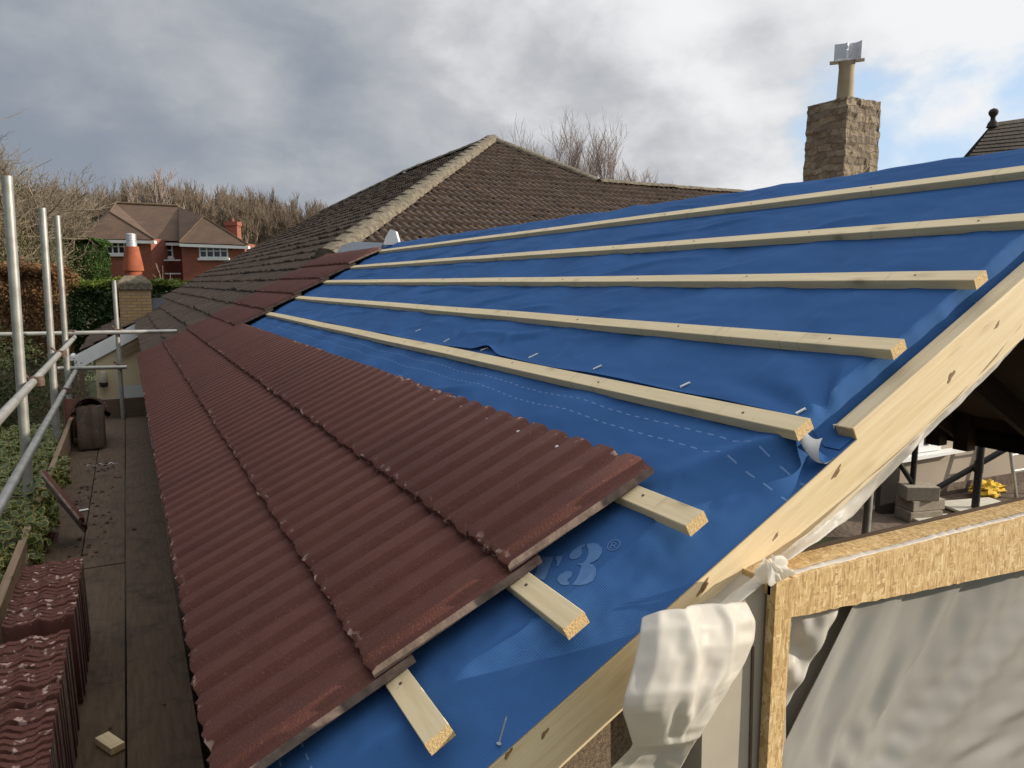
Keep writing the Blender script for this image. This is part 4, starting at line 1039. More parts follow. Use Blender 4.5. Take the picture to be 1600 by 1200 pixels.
# ================================================================ SCAFFOLD
PZ = -1.6
GR = 'weathered scaffold boards of the walkway'
cols = [(-.094, .135), (-.325, -.100), (-.556, -.331)]
lab2 = [['near walkway board beside the eaves', 'near middle walkway board under the timber offcut', 'near left walkway board under the standing tiles'], ['far walkway board beside the eaves', 'far middle walkway board scattered with dirt', 'far left walkway board under the leaning tiles']]
for r_, (ya, yb) in enumerate(((.3, 4.64), (4.655, 9.88))):
    for k, (xa, xb) in enumerate(cols):
        L = yb-ya; mb = MB(); mb.box(0, L, -(xb-xa)/2, (xb-xa)/2, -.038, 0)
        o = mb.build('scaffold_board', BOARD, matrix=frame(((xa+xb)/2, ya, PZ+random.uniform(-.003, .003)), (0, 1, random.uniform(-.0008, .0008)), (0, 0, 1)), bevel=.004)
        tag(o, lab2[r_][k], 'scaffold board', GR)
m = MB(); m.box(0, 6.6, -.019, .019, -.11, .11); o = m.build('toe_board', TOE, matrix=frame((-.578, 3.2, PZ+.115), (0, 1, 0), (0, 0, 1)), bevel=.004); tag(o, 'tan timber toe board along the left side of the walkway', 'toe board')
m = MB(); m.box(0, .80, -.019, .019, -.19, .11); o = m.build('toe_board', DARKW, matrix=frame((-.60, 9.92, PZ+.12), (1, 0, 0), (0, 0, 1)), bevel=.004); tag(o, 'dark toe board across the far end of the walkway', 'toe board')
RX = -.565
def std(xt, yt, X, Y, zb, label, lean=0):
    # top position from the photo, on the upright plane X
    p = at_y(xt, yt, Y); a = V((p.x+lean, Y, zb)); return pole('scaffold_pole', a, p, .0242, GALV, label, 'scaffold pole', 'upright scaffold poles')
def std2(xt, yt, xb, yb, Y, label):
    pt = at_y(xt, yt, Y); pb_ = at_y(xb, yb, Y); d_ = (pb_-pt).normalized(); a = pt+d_*((GZ-pt.z)/d_.z)
    return pole('scaffold_pole', a, pt, .0242, GALV, label, 'scaffold pole', 'upright scaffold poles')
Y4 = 9.80; PX = -.622
Y1, Y2, Y3 = at_x(33, 615, PX).y, at_x(83, 560, PX).y, at_x(103, 545, PX).y
def std2(xt, yt, xb, yb, Y, label, r=.0242):
    pt = at_y(xt, yt, Y); pb_ = at_y(xb, yb, Y); d_ = (pb_-pt).normalized(); a = pt+d_*((GZ-pt.z)/d_.z)
    return pole('scaffold_pole', a, pt, r, GALV, label, 'scaffold pole', 'upright scaffold poles')
std2(11, 275, 40, 700, Y1, 'nearest and tallest scaffold pole, at the left edge', .030)
std2(66, 325, 85, 620, Y2, 'middle of the three scaffold poles on the left', .031)
std2(89, 337, 104, 560, Y3, 'rearmost of the three scaffold poles on the left', .030)
std2(178, 438, 192, 645, Y4, 'scaffold pole by the far toe board with two tubes across it')
def rail(p0, p1, label): return pole('guard_rail', p0, p1, .0242, GALV, label, 'guard rail', 'horizontal scaffold tubes')
ra = at_x(0, 652, RX); zu = ra.z
rail(V((RX, 1.2, zu)), V((RX, 10.05, zu)), 'upper guard rail tube running along the left of the walkway')
zl = at_x(0, 790, RX).z
rail(V((RX, 1.0, zl-.0)), V((RX, 10.15, zl)), 'lower guard rail tube running along the left of the walkway')
t0 = at_y(-80, 524, Y4-.06); t1 = at_y(276, 517.5, Y4-.06); rail(t0, t1, 'upper cross tube at the far end, reaching over the old roof')
t0 = at_y(90, 576, Y4-.06); t1 = at_y(198, 573.5, Y4-.06); rail(t0, t1, 'lower cross tube at the far end, below the longer one')
def coupler(p, label):
    t = thing('coupler', label, 'coupler', p, 'rusty scaffold couplers')
    mb = MB(); mb.tube((0, -.028, 0), (0, .028, 0), .034, n=14); mb.build('clamp', RUST, t, smooth=40)
    mb = MB(); mb.tube((.032, 0, -.028), (.032, 0, .028), .033, n=14); mb.build('clamp', RUST, t, smooth=40)
    mb = MB(); mb.tube((-.02, 0, .02), (-.05, 0, .055), .007, n=8); mb.tube((-.045, 0, .05), (-.056, 0, .062), .013, n=6); mb.build('bolt', RUST, t)
def on_rail(Y, z): return V((RX, Y, z))
coupler(V((RX+.0, at_x(52, 597, RX).y, zu)), 'rusty coupler where the nearest pole meets the upper guard rail')
coupler(V((RX, at_x(92, 552, RX).y, zu)), 'rusty coupler where the middle pole meets the upper guard rail')
coupler(V((RX, at_x(100, 608, RX).y, zl)), 'rusty coupler on the lower guard rail by the rear pole')
coupler(at_y(184, 518, Y4-.03), 'rusty coupler on the far pole at the upper cross tube')
coupler(at_y(187, 573, Y4-.03), 'rusty coupler on the far pole at the lower cross tube')
coupler(at_y(110, 520, Y4-.05), 'rusty coupler on the upper cross tube by the rear pole')
# ---- tiles standing on the walkway
def tile_thing(matrix, label, group=None, nm='roof_tile'):
    o = bpy.data.objects.new(nm, TM); COL.objects.link(o); o.matrix_world = matrix; return tag(o, label, 'roof tile', group)
def row_of_tiles(x, ya, yb, n, zt, label, group, dx=0):
    for i in range(n):
        f = i/(n-1); y = ya+(yb-ya)*f
        lean = R(12)+random.uniform(-.02, .02)
        # tile stands on its head: local -y (tail) up, face towards the viewer
        Mx = T(x+dx*f+random.uniform(-.004, .004), y, PZ+.003) @ M.Rotation(lean+random.uniform(-.01, .01), 4, 'X') @ M(((1, 0, 0, 0), (0, 0, -1, 0), (0, -1, 0, 0), (0, 0, 0, 1)))
        Mx = Mx @ M.Rotation(random.uniform(-.01, .01), 4, 'Y')
        tile_thing(Mx, label, group)
row_of_tiles(-.470, 1.75, 2.96, 36, 0, 'dark red tile standing upright in the nearest packed row on the walkway', 'nearest row of stacked tiles', .0)
row_of_tiles(-.462, 3.12, 3.72, 20, 0, 'dark red tile standing upright in the second packed row, behind the nearest row', 'second row of stacked tiles')
def place(pt, rx, ry, rz): return T(*pt) @ M.Rotation(rz, 4, 'Z') @ M.Rotation(rx, 4, 'X') @ M.Rotation(ry, 4, 'Y')
# leaning tile by the hedge and pieces at its foot
a_ = at_y(66, 748, 5.35); b_ = at_y(118, 812, 5.15)
d_ = (b_-a_).normalized()
Mx = frame(a_, d_, (.82, .30, .45)) @ M.Rotation(R(90), 4, 'Z') @ T(-.11, 0, 0)
tile_thing(Mx, 'dark red tile leaning at a slant against the tan toe board beside the hedge')
pp = at_z(92, 838, PZ); tile_thing(place((pp.x-.10, pp.y+.1, PZ+.05), R(70), 0, R(-60)), 'broken dark tile propped low by the hedge, under the slanting tile')
# far bunch: tiles leaning towards us, a half round ridge tile on top
pp = at_z(140, 706, PZ)
for i, (dx, dy, ln, lab) in enumerate([(-.115, .0, 15, 'front tile of the far bunch leaning near the end of the walkway'), (-.10, .07, 13, 'rear tile of the far bunch leaning near the end of the walkway')]):
    o = tile_thing(T(pp.x+dx+.02, pp.y+dy+.06, PZ+.012) @ M.Rotation(R(-ln), 4, 'X') @ M(((1, 0, 0, 0), (0, 0, -1, 0), (0, -1, 0, 0), (0, 0, 0, 1))), lab); o.data = TMD
pl_ = at_z(112, 690, PZ); tile_thing(T(pl_.x-.06, pl_.y+.1, PZ+.02) @ M.Rotation(R(-18), 4, 'X') @ M.Rotation(R(25), 4, 'Z') @ M(((1, 0, 0, 0), (0, 0, -1, 0), (0, -1, 0, 0), (0, 0, 0, 1))), 'narrow tile leaning against the toe board left of the far bunch')
for k_i, lab in enumerate(('front one of the nested arched ridge tiles behind the far leaning tiles', 'middle one of the nested arched ridge tiles behind the far leaning tiles', 'rear one of the nested arched ridge tiles behind the far leaning tiles')):
    mb = MB(); rows = []
    for y in (0, .012, .40):
        rows.append([(.148*cos(pi*q/14), y, .148*sin(pi*q/14)) for q in range(15)])
    inn = [[(x*.87, y, z*.87) for x, y, z in r_] for r_ in rows]
    mb.grid(rows); mb.grid(inn[::-1]); mb.grid([rows[0], inn[0]]); mb.grid([inn[-1], rows[-1]])
    # stands on end, leaning back: length upright
    o = mb.build('ridge_tile', [OLD, TILE][k_i == 1], matrix=T(pp.x+.015+.02*k_i, pp.y+.20+.07*k_i, PZ+.36-.02*k_i) @ M.Rotation(R(-14), 4, 'X') @ M.Rotation(.10, 4, 'Z') @ M.Rotation(.05*k_i, 4, 'Y'), smooth=40)
    tag(o, lab, 'ridge tile')
for k_i in range(12):
    o = tile_thing(T(pp.x-.10+random.uniform(-.008, .008), pp.y+.66+random.uniform(-.01, .01), PZ+.003+.0265*k_i) @ M.Rotation(random.uniform(-.03, .03), 4, 'Z'), 'old tile lying flat in the pile under the arched ridge tiles', 'flat pile of old tiles'); o.data = TMD
# offcut, scraps, rubble
pp = at_z(172, 1178, PZ); mb = MB(); mb.box(-.055, .055, -.024, .024, 0, .026, 0, 1); o = mb.build('timber_offcut', [PINE, ENDG], matrix=T(pp.x, pp.y+.04, PZ+.003) @ M.Rotation(R(118), 4, 'Z'), bevel=.002); tag(o, 'short pale timber offcut lying on the walkway at the bottom', 'offcut')
pp = at_z(127, 799, PZ); mb = MB(); mb.box(-.045, .045, -.015, .015, 0, .003); o = mb.build('plastic_scrap', WHITE, matrix=T(pp.x, pp.y, PZ+.006) @ M.Rotation(.3, 4, 'Z')); tag(o, 'small white scrap on the dirty part of the walkway', 'scrap')
pp = at_z(160, 727, PZ); mb = MB()
pts = [V((-.12+.24*i/20, .03*sin(i*.9), .004+.004*sin(i*1.7))) for i in range(21)]
for a, b in zip(pts, pts[1:]): mb.tube(a, b, .003, n=6, cap=False)
o = mb.build('wire_scrap', STEEL, matrix=T(pp.x, pp.y, PZ+.004)); tag(o, 'thin pale twisted wire lying in front of the far leaning tiles', 'wire')
mb = MB()
for i in range(130):
    y = random.uniform(4.8, 7.6) if i < 95 else random.uniform(2.3, 9)
    x = random.gauss(-.33, .12) if i < 95 else random.uniform(-.55, .13)
    if x < -.545 or x > .13: continue
    r = random.uniform(.003, .014)*(1.3 if i < 95 else .6); 
    mb.lathe([(r*.6, 0), (r, r*.25), (r*.5, r*.6), (.0003, r*.65)], random.choice((4, 5, 6)), (x, y, PZ+.004), cap=False)
o = mb.build('rubble_crumbs', simple('tile_crumbs', (.13, .07, .05), (.06, .03, .024), 20, .95), smooth=None); stuff(o, 'stuff'); o['label'] = 'dark crumbs of broken tile and dirt strewn over the walkway boards'; o['category'] = 'rubble'
# ================================================================ STONE CHIMNEY, FAR ROOF
ct = at_f(1325, 150, 9.3)
XL = ct.x; YF = ct.y
yb_ = at_x(1262, 165, XL).y; xr_ = at_y(1377, 158, YF).x; zt_ = ct.z
st = thing('stone_chimney', 'tall square rubble stone chimney standing behind the blue ridge', 'chimney', (XL, YF, -1.2))
def rough_col(w, d, h0, h1):
    mb = MB(); rows = []; nz = 90; nper = 30
    for j in range(nz+1):
        z = h0+(h1-h0)*j/nz; row = []
        for k in range(4*nper+1):
            s_ = (k % (4*nper))/nper; e = int(s_); f = s_-e
            x, y = [(f*w, 0), (w, f*d), (w-f*w, d), (0, d-f*d)][e]
            nx, ny = [(0, -1), (1, 0), (0, 1), (-1, 0)][e]
            a = .010*NZ.cell(V((x*5+9+.3*fbm(x*4, y*4, z*4), y*5+4, z*11.7)))+.016*fbm(x*12, y*12, z*14, 4)
            fl = .03*(1-j/nz)
            cx = (x-w/2)/(w/2); cy = (y-d/2)/(d/2)
            row.append((x+nx*a+cx*fl, y+ny*a+cy*fl, z+.012*fbm(x*5, y*5, 3)))
        rows.append(row)
    mb.grid(rows); mb.poly([rows[-1][k] for k in range(4*nper)])
    return mb
W_, D_ = xr_-XL, yb_-YF
rough_col(W_, D_, 0, zt_+1.2).build('stone_stack', STONE, st)
ztop_ = zt_+1.2
pc = at_f(1318, 150, 9.3+.45*0+.5); cxp, cyp = W_*.48, D_*.47
pz_ = at_f(1321, 97, V((XL+cxp, YF+cyp, 0)).dot(FW)).z+1.2
px_ = None
m = MB(); m.lathe([(.108, ztop_-.03), (.102, ztop_+.04), (.090, pz_-.08), (.098, pz_-.02), (.098, pz_)], 24, (cxp, cyp, 0)); m.build('flue_pot', POTM, st, smooth=40)
hz = at_f(1320, 72, V((XL+cxp, YF+cyp, 0)).dot(FW)).z+1.2-pz_
CM = T(cxp, cyp, pz_+.002) @ M.Rotation(-.90, 4, 'Z')
cow = MB(); cow.box(-.20, .20, -.07, .07, 0, .010, X=CM)
cow.box(-.150, -.010, -.125, -.117, .012, hz, X=CM); cow.box(-.150, -.142, -.117, .12, .012, hz-.01, X=CM)
cow.tube(CM @ V((-.008, -.118, .012+hz*.62)), CM @ V((-.008, -.118, hz+.004)), .016, n=10)
cur = []
for i in range(9):
    t = i/8; cur.append((.012+.145*t, -.118+.05*sin(pi*t)-.05*t))
for z0, z1 in ((.012, hz+.004),):
    cow.grid([[CM @ V((x, y, z0)) for x, y in cur], [CM @ V((x, y, z1)) for x, y in cur]]); cow.grid([[CM @ V((x, y+.008, z0)) for x, y in cur], [CM @ V((x, y+.008, z1)) for x, y in cur]])
cow.box(.150, .158, -.16, .12, .012, hz, X=CM); cow.box(-.15, .158, .112, .12, .012, hz-.02, X=CM)
cow.build('cowl', STEEL, st)
# far slate roof with ball finial
fd = 18.0
fr_ = thing('slate_roofed_house', 'distant steep stone slated roof with ball finial, just above the blue ridge at right', 'house', at_f(1560, 470, fd))
def fl_(p): return p-fr_.location
A = fl_(at_f(1551, 192, fd)); Bp = fl_(at_f(1720, 168, fd+2)); Cc = fl_(at_f(1485, 275, fd)); A2 = fl_(at_f(1440, 320, fd)); Dd = fl_(at_f(1800, 320, fd+2))
m = MB(); rows = []
for j in range(27):
    t = j/26; tt = t+.0
    p = A.lerp(A2, t) ; q = Bp.lerp(Dd, t); bend = V((0, 0, .12*sin(pi*t)*-1))
    rows.append([p.lerp(q, i/20)+bend for i in range(21)])
ro_ = MB()
for j in range(26):   # stepped courses
    off = FW*-.03
    r0 = [p+off for p in rows[j]]; r1 = [p+off*2.6 for p in rows[j+1]]
    ro_.grid([r0, r1]); ro_.grid([r1, [p+off*.5 for p in rows[j+1]]])
ro_.poly([A, A2+RT*.02, A2+FW*5+RT*3.2, A+FW*5+RT*3.2]); rf_ = ro_.build('roof', SLATE2, fr_)
m = MB(); m.poly([A2, Dd, Dd-V((0, 0, 4)), A2-V((0, 0, 4))]); m.poly([A2, A2-V((0, 0, 4)), A2-V((0, 0, 4))+FW*5+RT*3.2, A2+FW*5+RT*3.2]); m.build('wall', STONE, fr_)
zf = at_f(1551, 178, fd).z-at_f(1551, 192, fd).z
m = MB(); m.lathe([(.13, -.10), (.10, 0), (.055, .06), (.05, .12), (.065, .15), (.10, .20), (.105, .25), (.08, .30), (.02, .33)], 16, tuple(A)); m.build('finial', SLATE2, rf_, smooth=50)
# ================================================================ RED BRICK HOUSE
hd = 45.0
rh = thing('brick_house', 'red brick house with brown hipped roofs and white windows beyond the hedges', 'house', at_f(255, 443, hd)+V((0, 0, GZ)), )
rh.location.z = GZ
ROT = M(((RT.x, FW.x, 0, rh.location.x), (RT.y, FW.y, 0, rh.location.y), (0, 0, 1, GZ), (0, 0, 0, 1)))
rh.matrix_world = ROT; RI = ROT.inverted()
def H(x, y, o=0): return RI @ at_f(x, y, hd+o)
m = MB()
def wallbox(x0, x1, ye, o0, o1, mb):
    a = H(x0, ye, o0); b = H(x1, ye, o0); mb.box(a.x, b.x, o0, o1, 0, a.z)
wallbox(131, 235, 372, 0, 6, m); wallbox(283, 382, 380, 0, 6, m)
m.build('wall', REDB, rh)
m = MB(); a = H(235, 376, 2.2); b = H(283, 376, 2.2); m.box(a.x-.3, b.x+.3, 2.2, 6, 0, a.z); m.build('porch_wall', simple('dark_red_brick', (.17, .045, .03), (.12, .03, .02), 3, .9), rh)
m = MB()
def tri(*p): m.poly([V(q) for q in p])
ov = -.35
e1, e2 = H(120, 373, ov), H(241, 374.5, ov); ap = H(172, 332, 2.6)
mr0, mr1 = H(181, 318, 7), H(279, 323, 7)
el = H(118, 372, 6.5); 
tri(e1, e2, ap)                       # left wing hip front
tri(e1, ap, mr0, H(128, 368, 9))      # its left side
tri(e2, H(243, 372, 5.5), mr0, ap)
# main front slope
f0, f1_ = H(232, 375.5, 1.8), H(300, 377, 1.8)
tri(f0, f1_, H(318, 339, 4.6), mr1, mr0, H(215, 350, 4))
tri(mr0, mr1, H(330, 372, 13), H(140, 372, 13))
e3, e4 = H(280, 379, ov), H(388, 383, ov); ap2 = H(318, 339, 2.8)
tri(e3, e4, ap2); tri(e3, ap2, mr1, H(284, 376, 4)); tri(e4, H(380, 376, 8), mr1, ap2)
rr_ = m.build('roof', SLATE, rh)
m = MB()
for a, b, r in ((mr0, mr1, .10), (ap, e2, .03), (ap2, e4, .03), (ap, mr0, .04), (ap2, e3, .03)):
    m.tube(a+V((0, 0, .04)), b+V((0, 0, .04)), r, n=8)
m.build('ridge_tiles', RIDGEM, rr_, smooth=50)
m = MB()
for (x0, y0_, x1, y1_, o) in ((121, 374, 241, 376, ov), (234, 378.5, 284, 379.5, 1.9), (280, 380.5, 388, 384.5, ov)):
    a, b = H(x0, y0_, o), H(x1, y1_, o); m.prism([a, b, b-V((0, 0, .17)), a-V((0, 0, .17))], (0, .3, 0))
m.build('fascia', WHITE, rh)
ch = MB(); a, b = H(351, 352, 8), H(370, 352, 8); zt2 = H(360, 346, 8).z
ch.box(a.x, b.x, 8, 8.8, zt2-2.6, zt2-.28); ch.box(a.x-.06, b.x+.06, 7.94, 8.86, zt2-.28, zt2); ch.lathe([(.11, 0), (.13, .02), (.1, .25)], 10, ((a.x+b.x)/2, 8.4, zt2)); ch.build('chimney', REDB, rr_)
def window(x0, y0_, x1, y1_, nx, o):
    a = H(x0, y0_, o); b = H(x1, y1_, o); w = b.x-a.x; h = a.z-b.z; f = .075
    mb = MB(); yf = o-.06
    mb.box(a.x, b.x, yf, o, b.z, b.z+f); mb.box(a.x, b.x, yf, o, a.z-f, a.z)
    for i in range(nx+1):
        x = a.x+(w-f)*i/nx; mb.box(x, x+f, yf+.004, o, b.z+f, a.z-f)
    zm = b.z+h*.5
    for i in range(nx):
        xa = a.x+(w-f)*i/nx+f; xb = a.x+(w-f)*(i+1)/nx; mb.box(xa, xb, yf+.008, o, zm-.03, zm+.03)
    wn = mb.build('window', WHITE, rh); mb = MB(); mb.box(a.x+.02, b.x-.02, o-.022, o-.012, b.z+.02, a.z-.02); mb.build('pane', GLASS, wn)
    mb = MB(); mb.box(a.x-.08, b.x+.08, o-.14, o-.001, b.z-.14, b.z-.005); mb.build('sill', WHITE, wn)
window(165, 373.5, 206, 397, 4, 0); window(245, 380.5, 271, 402, 2, 2.2); window(311, 381.5, 357, 403, 4, 0)
m = MB()
for yy in (406, 427): a, b = H(235, yy, 1.6), H(283, yy, 1.6); m.box(a.x, b.x, 1.55, 1.65, a.z-.06, a.z+.02)
m.build('porch_rail', WHITE, rh)
# ================================================================ VEGETATION
def branch_tree(seed, height, levels, spread, nb, r0, up=.35, wig=.12, trunk=.35, first=None, ends=None, shrink=.72):
    rd = random.Random(seed); segs = []
    def grow(p, d, L, r, lv):
        ns = 3 if lv else 4
        for i in range(ns):
            d2 = (d+V((rd.gauss(0, wig), rd.gauss(0, wig), rd.gauss(0, wig)+up*.08))).normalized()
            q = p+d2*(L/ns); rr = r*(1-.22*(i+1)/ns*1.2); segs.append((p, q, r*(1-.25*i/ns), r*(1-.25*(i+1)/ns), lv)); p, d = q, d2
            if lv < levels and (i >= 1 or lv > 0):
                for _ in range(nb[min(lv, len(nb)-1)]):
                    ax = V((rd.gauss(0, 1), rd.gauss(0, 1), rd.gauss(0, .6))).normalized()
                    nd_ = (d*(1-spread)+ax*spread+V((0, 0, up))).normalized()
                    grow(p, nd_, L*shrink*rd.uniform(.65, 1.1), r*.52, lv+1)
    grow(V((0, 0, 0)), V((0, 0, 1)), height*trunk, r0, 0)
    return segs
def segs_mesh(segs, sides=4, minr=.004):
    vs, fs = [], []; n = 0
    A = np.array([s[0] for s in segs]); Bq = np.array([s[1] for s in segs]); ra = np.maximum(np.array([s[2] for s in segs]), minr); rb = np.maximum(np.array([s[3] for s in segs]), minr)
    d = Bq-A; d /= np.linalg.norm(d, axis=1, keepdims=True)+1e-9
    h = np.where(np.abs(d[:, 2:3]) > .9, np.array([[1., 0, 0]]), np.array([[0., 0, 1.]]))
    x = np.cross(d, h); x /= np.linalg.norm(x, axis=1, keepdims=True); y = np.cross(d, x)
    N_ = len(segs); out = np.zeros((N_, 2*sides, 3))
    for k in range(sides):
        t = 2*pi*k/sides; o = x*cos(t)+y*sin(t); out[:, k] = A+o*ra[:, None]; out[:, sides+k] = Bq+o*rb[:, None]
    base = np.arange(N_)[:, None]*2*sides
    F_ = np.concatenate([base+np.array([k, (k+1) % sides, sides+(k+1) % sides, sides+k]) for k in range(sides)])
    return out.reshape(-1, 3), F_
# woodland belt on the rise: one far mass
tv, tf = [], []
tm = [segs_mesh(branch_tree(100+i, 15, 4, .40, (2, 2, 2, 2), .20, .5, .10, .42, shrink=.60), 3, .020) for i in range(6)]
n = 0
rw = random.Random(3)
for i in range(200):
    px_ = rw.uniform(-60, 545); dist = rw.uniform(92, 138)
    p = at_f(px_, 443, dist); z = gh(p.x, p.y)
    vs_, fs_ = tm[i % 6]; zm = vs_[:, 2].max()
    ytop = np.interp(px_, [-60, 90, 180, 240, 330, 420, 480, 545], [285, 284, 278, 275, 282, 292, 305, 330])
    want = (at_f(px_, ytop+rw.uniform(-4, 24), dist).z-z)
    s_ = want/zm; sx = s_*rw.uniform(.75, 1.05); a = rw.uniform(0, 6.28); c_, s2 = cos(a), sin(a)
    v_ = np.stack([(vs_[:, 0]*c_-vs_[:, 1]*s2)*sx+p.x, (vs_[:, 0]*s2+vs_[:, 1]*c_)*sx+p.y, vs_[:, 2]*s_+z-.2], 1)
    tv.append(v_); tf.append(fs_+n); n += len(v_)
o = npmesh('woodland', np.concatenate(tv), np.concatenate(tf), WOODS); stuff(o, 'stuff'); o['label'] = 'belt of bare winter woodland along the skyline behind the brick house'; o['category'] = 'woodland'
def bare_tree(loc, seed, height, label, m_, levels=4, spread=.45, nb=(3, 2, 2, 2), r0=.16, up=.25, trunk=.3, group=None, shrink=.72, minr=.006, wig=.14, name='bare_tree', centre=True, pct=.985):
    sg = branch_tree(seed, height, levels, spread, nb, r0, up, wig, trunk, shrink=shrink)
    zs = sorted(s[1].z for s in sg if s[4] >= levels-1); zm = zs[int(len(zs)*pct)]; k = height/zm
    sg = [(a*k, b*k, ra, rb, lv) for a, b, ra, rb, lv in sg]
    cxy = sum((s_[1] for s_ in sg if s_[4] >= levels-1), V())/max(1, len([1 for s_ in sg if s_[4] >= levels-1])); off = V((-cxy.x, -cxy.y, 0)) if centre else V()
    t = thing(name, label, 'tree', loc+off, group)
    v_, f_ = segs_mesh([s for s in sg if s[4] == 0], 8, .03); npmesh('trunk', v_, f_, m_, t, smooth=60)
    v_, f_ = segs_mesh([s for s in sg if s[4] > 0], 4, minr); npmesh('crown', v_, f_, m_, t, smooth=60)
    return t
def gpt(x, dist): p = at_f(x, 443, dist); return V((p.x, p.y, gh(p.x, p.y)))
def hgt(x, ytop, dist): return at_f(x, ytop, dist).z-gh(*at_f(x, 443, dist).xy)
bare_tree(gpt(-80, 26), 14, hgt(0, 212, 26), 'large bare spreading tree at the left edge', BARK, 6, .50, (2, 2, 2, 1), .22, .14, .30, minr=.005, shrink=.72)
bare_tree(gpt(20, 40), 23, hgt(40, 270, 40), 'bare tree behind the nearest scaffold pole', BARK, 5, .5, (2, 2, 2, 2), .2, .2, .3, minr=.012)
bare_tree(gpt(42, 52), 29, hgt(120, 300, 52), 'bare tangled tree left of the brick house', BARK, 5, .5, (3, 2, 2, 2), .2, .2, .25, minr=.014)
bare_tree(gpt(258, 40), 31, hgt(258, 412, 40), 'small pale bare sapling in front of the porch, left one', simple('pale_bark', (.42, .35, .25), None, 3, .9), 2, .34, (1, 2), .035, .4, .5, minr=.010)
bare_tree(gpt(267, 40), 37, hgt(267, 416, 40), 'small pale bare sapling in front of the porch, right one', bpy.data.materials['pale_bark'], 2, .34, (1, 2), .035, .4, .5, minr=.010)
bare_tree(gpt(245, 88), 41, hgt(245, 290, 88), 'tall pale birch rising above the woodland behind the house', BIRCH, 5, .28, (2, 2, 2, 2), .2, .5, .4, minr=.02, name='birch_tree')
for (x, yt, dd, sd_, lab) in ((893, 222, 34, 51, 'bare twiggy birch, larger of the two behind the old roof'), (968, 232, 34, 57, 'bare twiggy birch, smaller of the two behind the old roof')):
    p = at_f(x, 443, dd); hh_ = at_f(x, yt, dd).z-GZ; p.z = GZ
    bare_tree(p, sd_, hh_, lab, BIRCH, 5, .42, (3, 3, 2, 2, 2), .09, .34, .42, 'pair of birches behind the roof', shrink=.62, minr=.0036, wig=.06, name='birch_tree')
def leaves(pts, nrm, size, seed=0, asp=.55, tilt=.7):
    r_ = np.random.default_rng(seed); n = len(pts); pts = np.asarray(pts); nrm = np.asarray(nrm)
    a = r_.normal(size=(n, 3)); nn = nrm+a*tilt; nn /= np.linalg.norm(nn, axis=1, keepdims=True)
    h = r_.normal(size=(n, 3)); x = np.cross(nn, h); x /= np.linalg.norm(x, axis=1, keepdims=True); y = np.cross(nn, x)
    s = size*r_.uniform(.6, 1.3, (n, 1))
    q = np.stack([pts-x*s, pts-y*s*asp+nn*s*.1, pts+x*s, pts+y*s*asp+nn*s*.1], 1)
    return q.reshape(-1, 3), np.arange(4*n).reshape(-1, 4)
def hedge_block(name, label, cat, x0, x1, zt, zb, dist, depth, n, size, m_, rough=.15, topm=None, seed=1, rnd=.25, parent_stem=True):
    """foliage filling a clipped block that faces the viewer; extents from the photo at the given distance"""
    a = at_f(x0, zt, dist); b = at_f(x1, zt, dist); w = (b-a).length
    t = thing(name, label, cat, V((a.x, a.y, GZ))); r_ = np.random.default_rng(seed)
    H_ = a.z-GZ; hb = at_f(x0, zb, dist).z-GZ
    # points on the front, the top and the left/right faces, with noise in depth
    nf, ntp = int(n*.62), int(n*.38)
    u = r_.uniform(0, w, nf); v = r_.uniform(hb, H_, nf); dp = np.abs(r_.normal(0, rough, nf))
    e = np.minimum(np.minimum(u, w-u), H_-v); dp = dp+np.clip(rnd-e, 0, None)**1.0*.9
    und = np.array([.22*NZ.noise(V((float(a_)*1.3, float(b_)*1.3, seed))) for a_, b_ in zip(u, v)])
    P_ = np.array([a.x, a.y, GZ])+np.outer(u, np.array(RT))+np.outer(dp+und, np.array(FW)); P_[:, 2] = GZ+v
    N_ = np.tile(-np.array(FW), (nf, 1))
    u2 = r_.uniform(0, w, ntp); d2 = r_.uniform(0, depth, ntp)
    tz = np.array([.16*NZ.noise(V((float(a_)*1.5, float(b_)*1.5, seed+3))) for a_, b_ in zip(u2, d2)])+r_.normal(0, rough*.5, ntp)-np.clip(rnd-np.minimum(u2, w-u2), 0, None)*.7
    Q_ = np.array([a.x, a.y, GZ])+np.outer(u2, np.array(RT))+np.outer(d2, np.array(FW)); Q_[:, 2] = GZ+H_+tz
    M_ = np.tile(np.array([0, 0, 1.]), (ntp, 1))
    v1_, f1_ = leaves(P_-np.array(t.location), N_, size, seed); v2_, f2_ = leaves(Q_-np.array(t.location), M_, size, seed+1)
    if topm: npmesh('foliage', v1_, f1_, m_, t); npmesh('young_growth', v2_, f2_, topm, t)
    else: npmesh('foliage', np.concatenate([v1_, v2_]), np.concatenate([f1_, f2_+len(v1_)]), m_, t)
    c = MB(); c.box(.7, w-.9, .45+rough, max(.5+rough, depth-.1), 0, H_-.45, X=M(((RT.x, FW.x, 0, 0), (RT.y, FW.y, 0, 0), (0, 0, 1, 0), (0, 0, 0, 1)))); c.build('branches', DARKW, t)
    return t
hedge_block('clipped_hedge', 'tall dense clipped evergreen block beside the brick house', 'hedge', 96, 160, 374, 470, 33, .9, 20000, .055, CLIP, .05, None, 2, .35)
hedge_block('laurel_hedge', 'long low dark laurel hedge with bright green top, behind the small chimney', 'hedge', 100, 300, 446, 560, 24, 1.6, 14000, .07, HEDGE_D, .14, HEDGE_T, 3, .15)
hedge_block('beech_hedge', 'russet brown beech hedge behind the scaffold poles', 'hedge', -60, 86, 424, 560, 21, 1.2, 20000, .05, BEECH, .20, None, 4, .3)
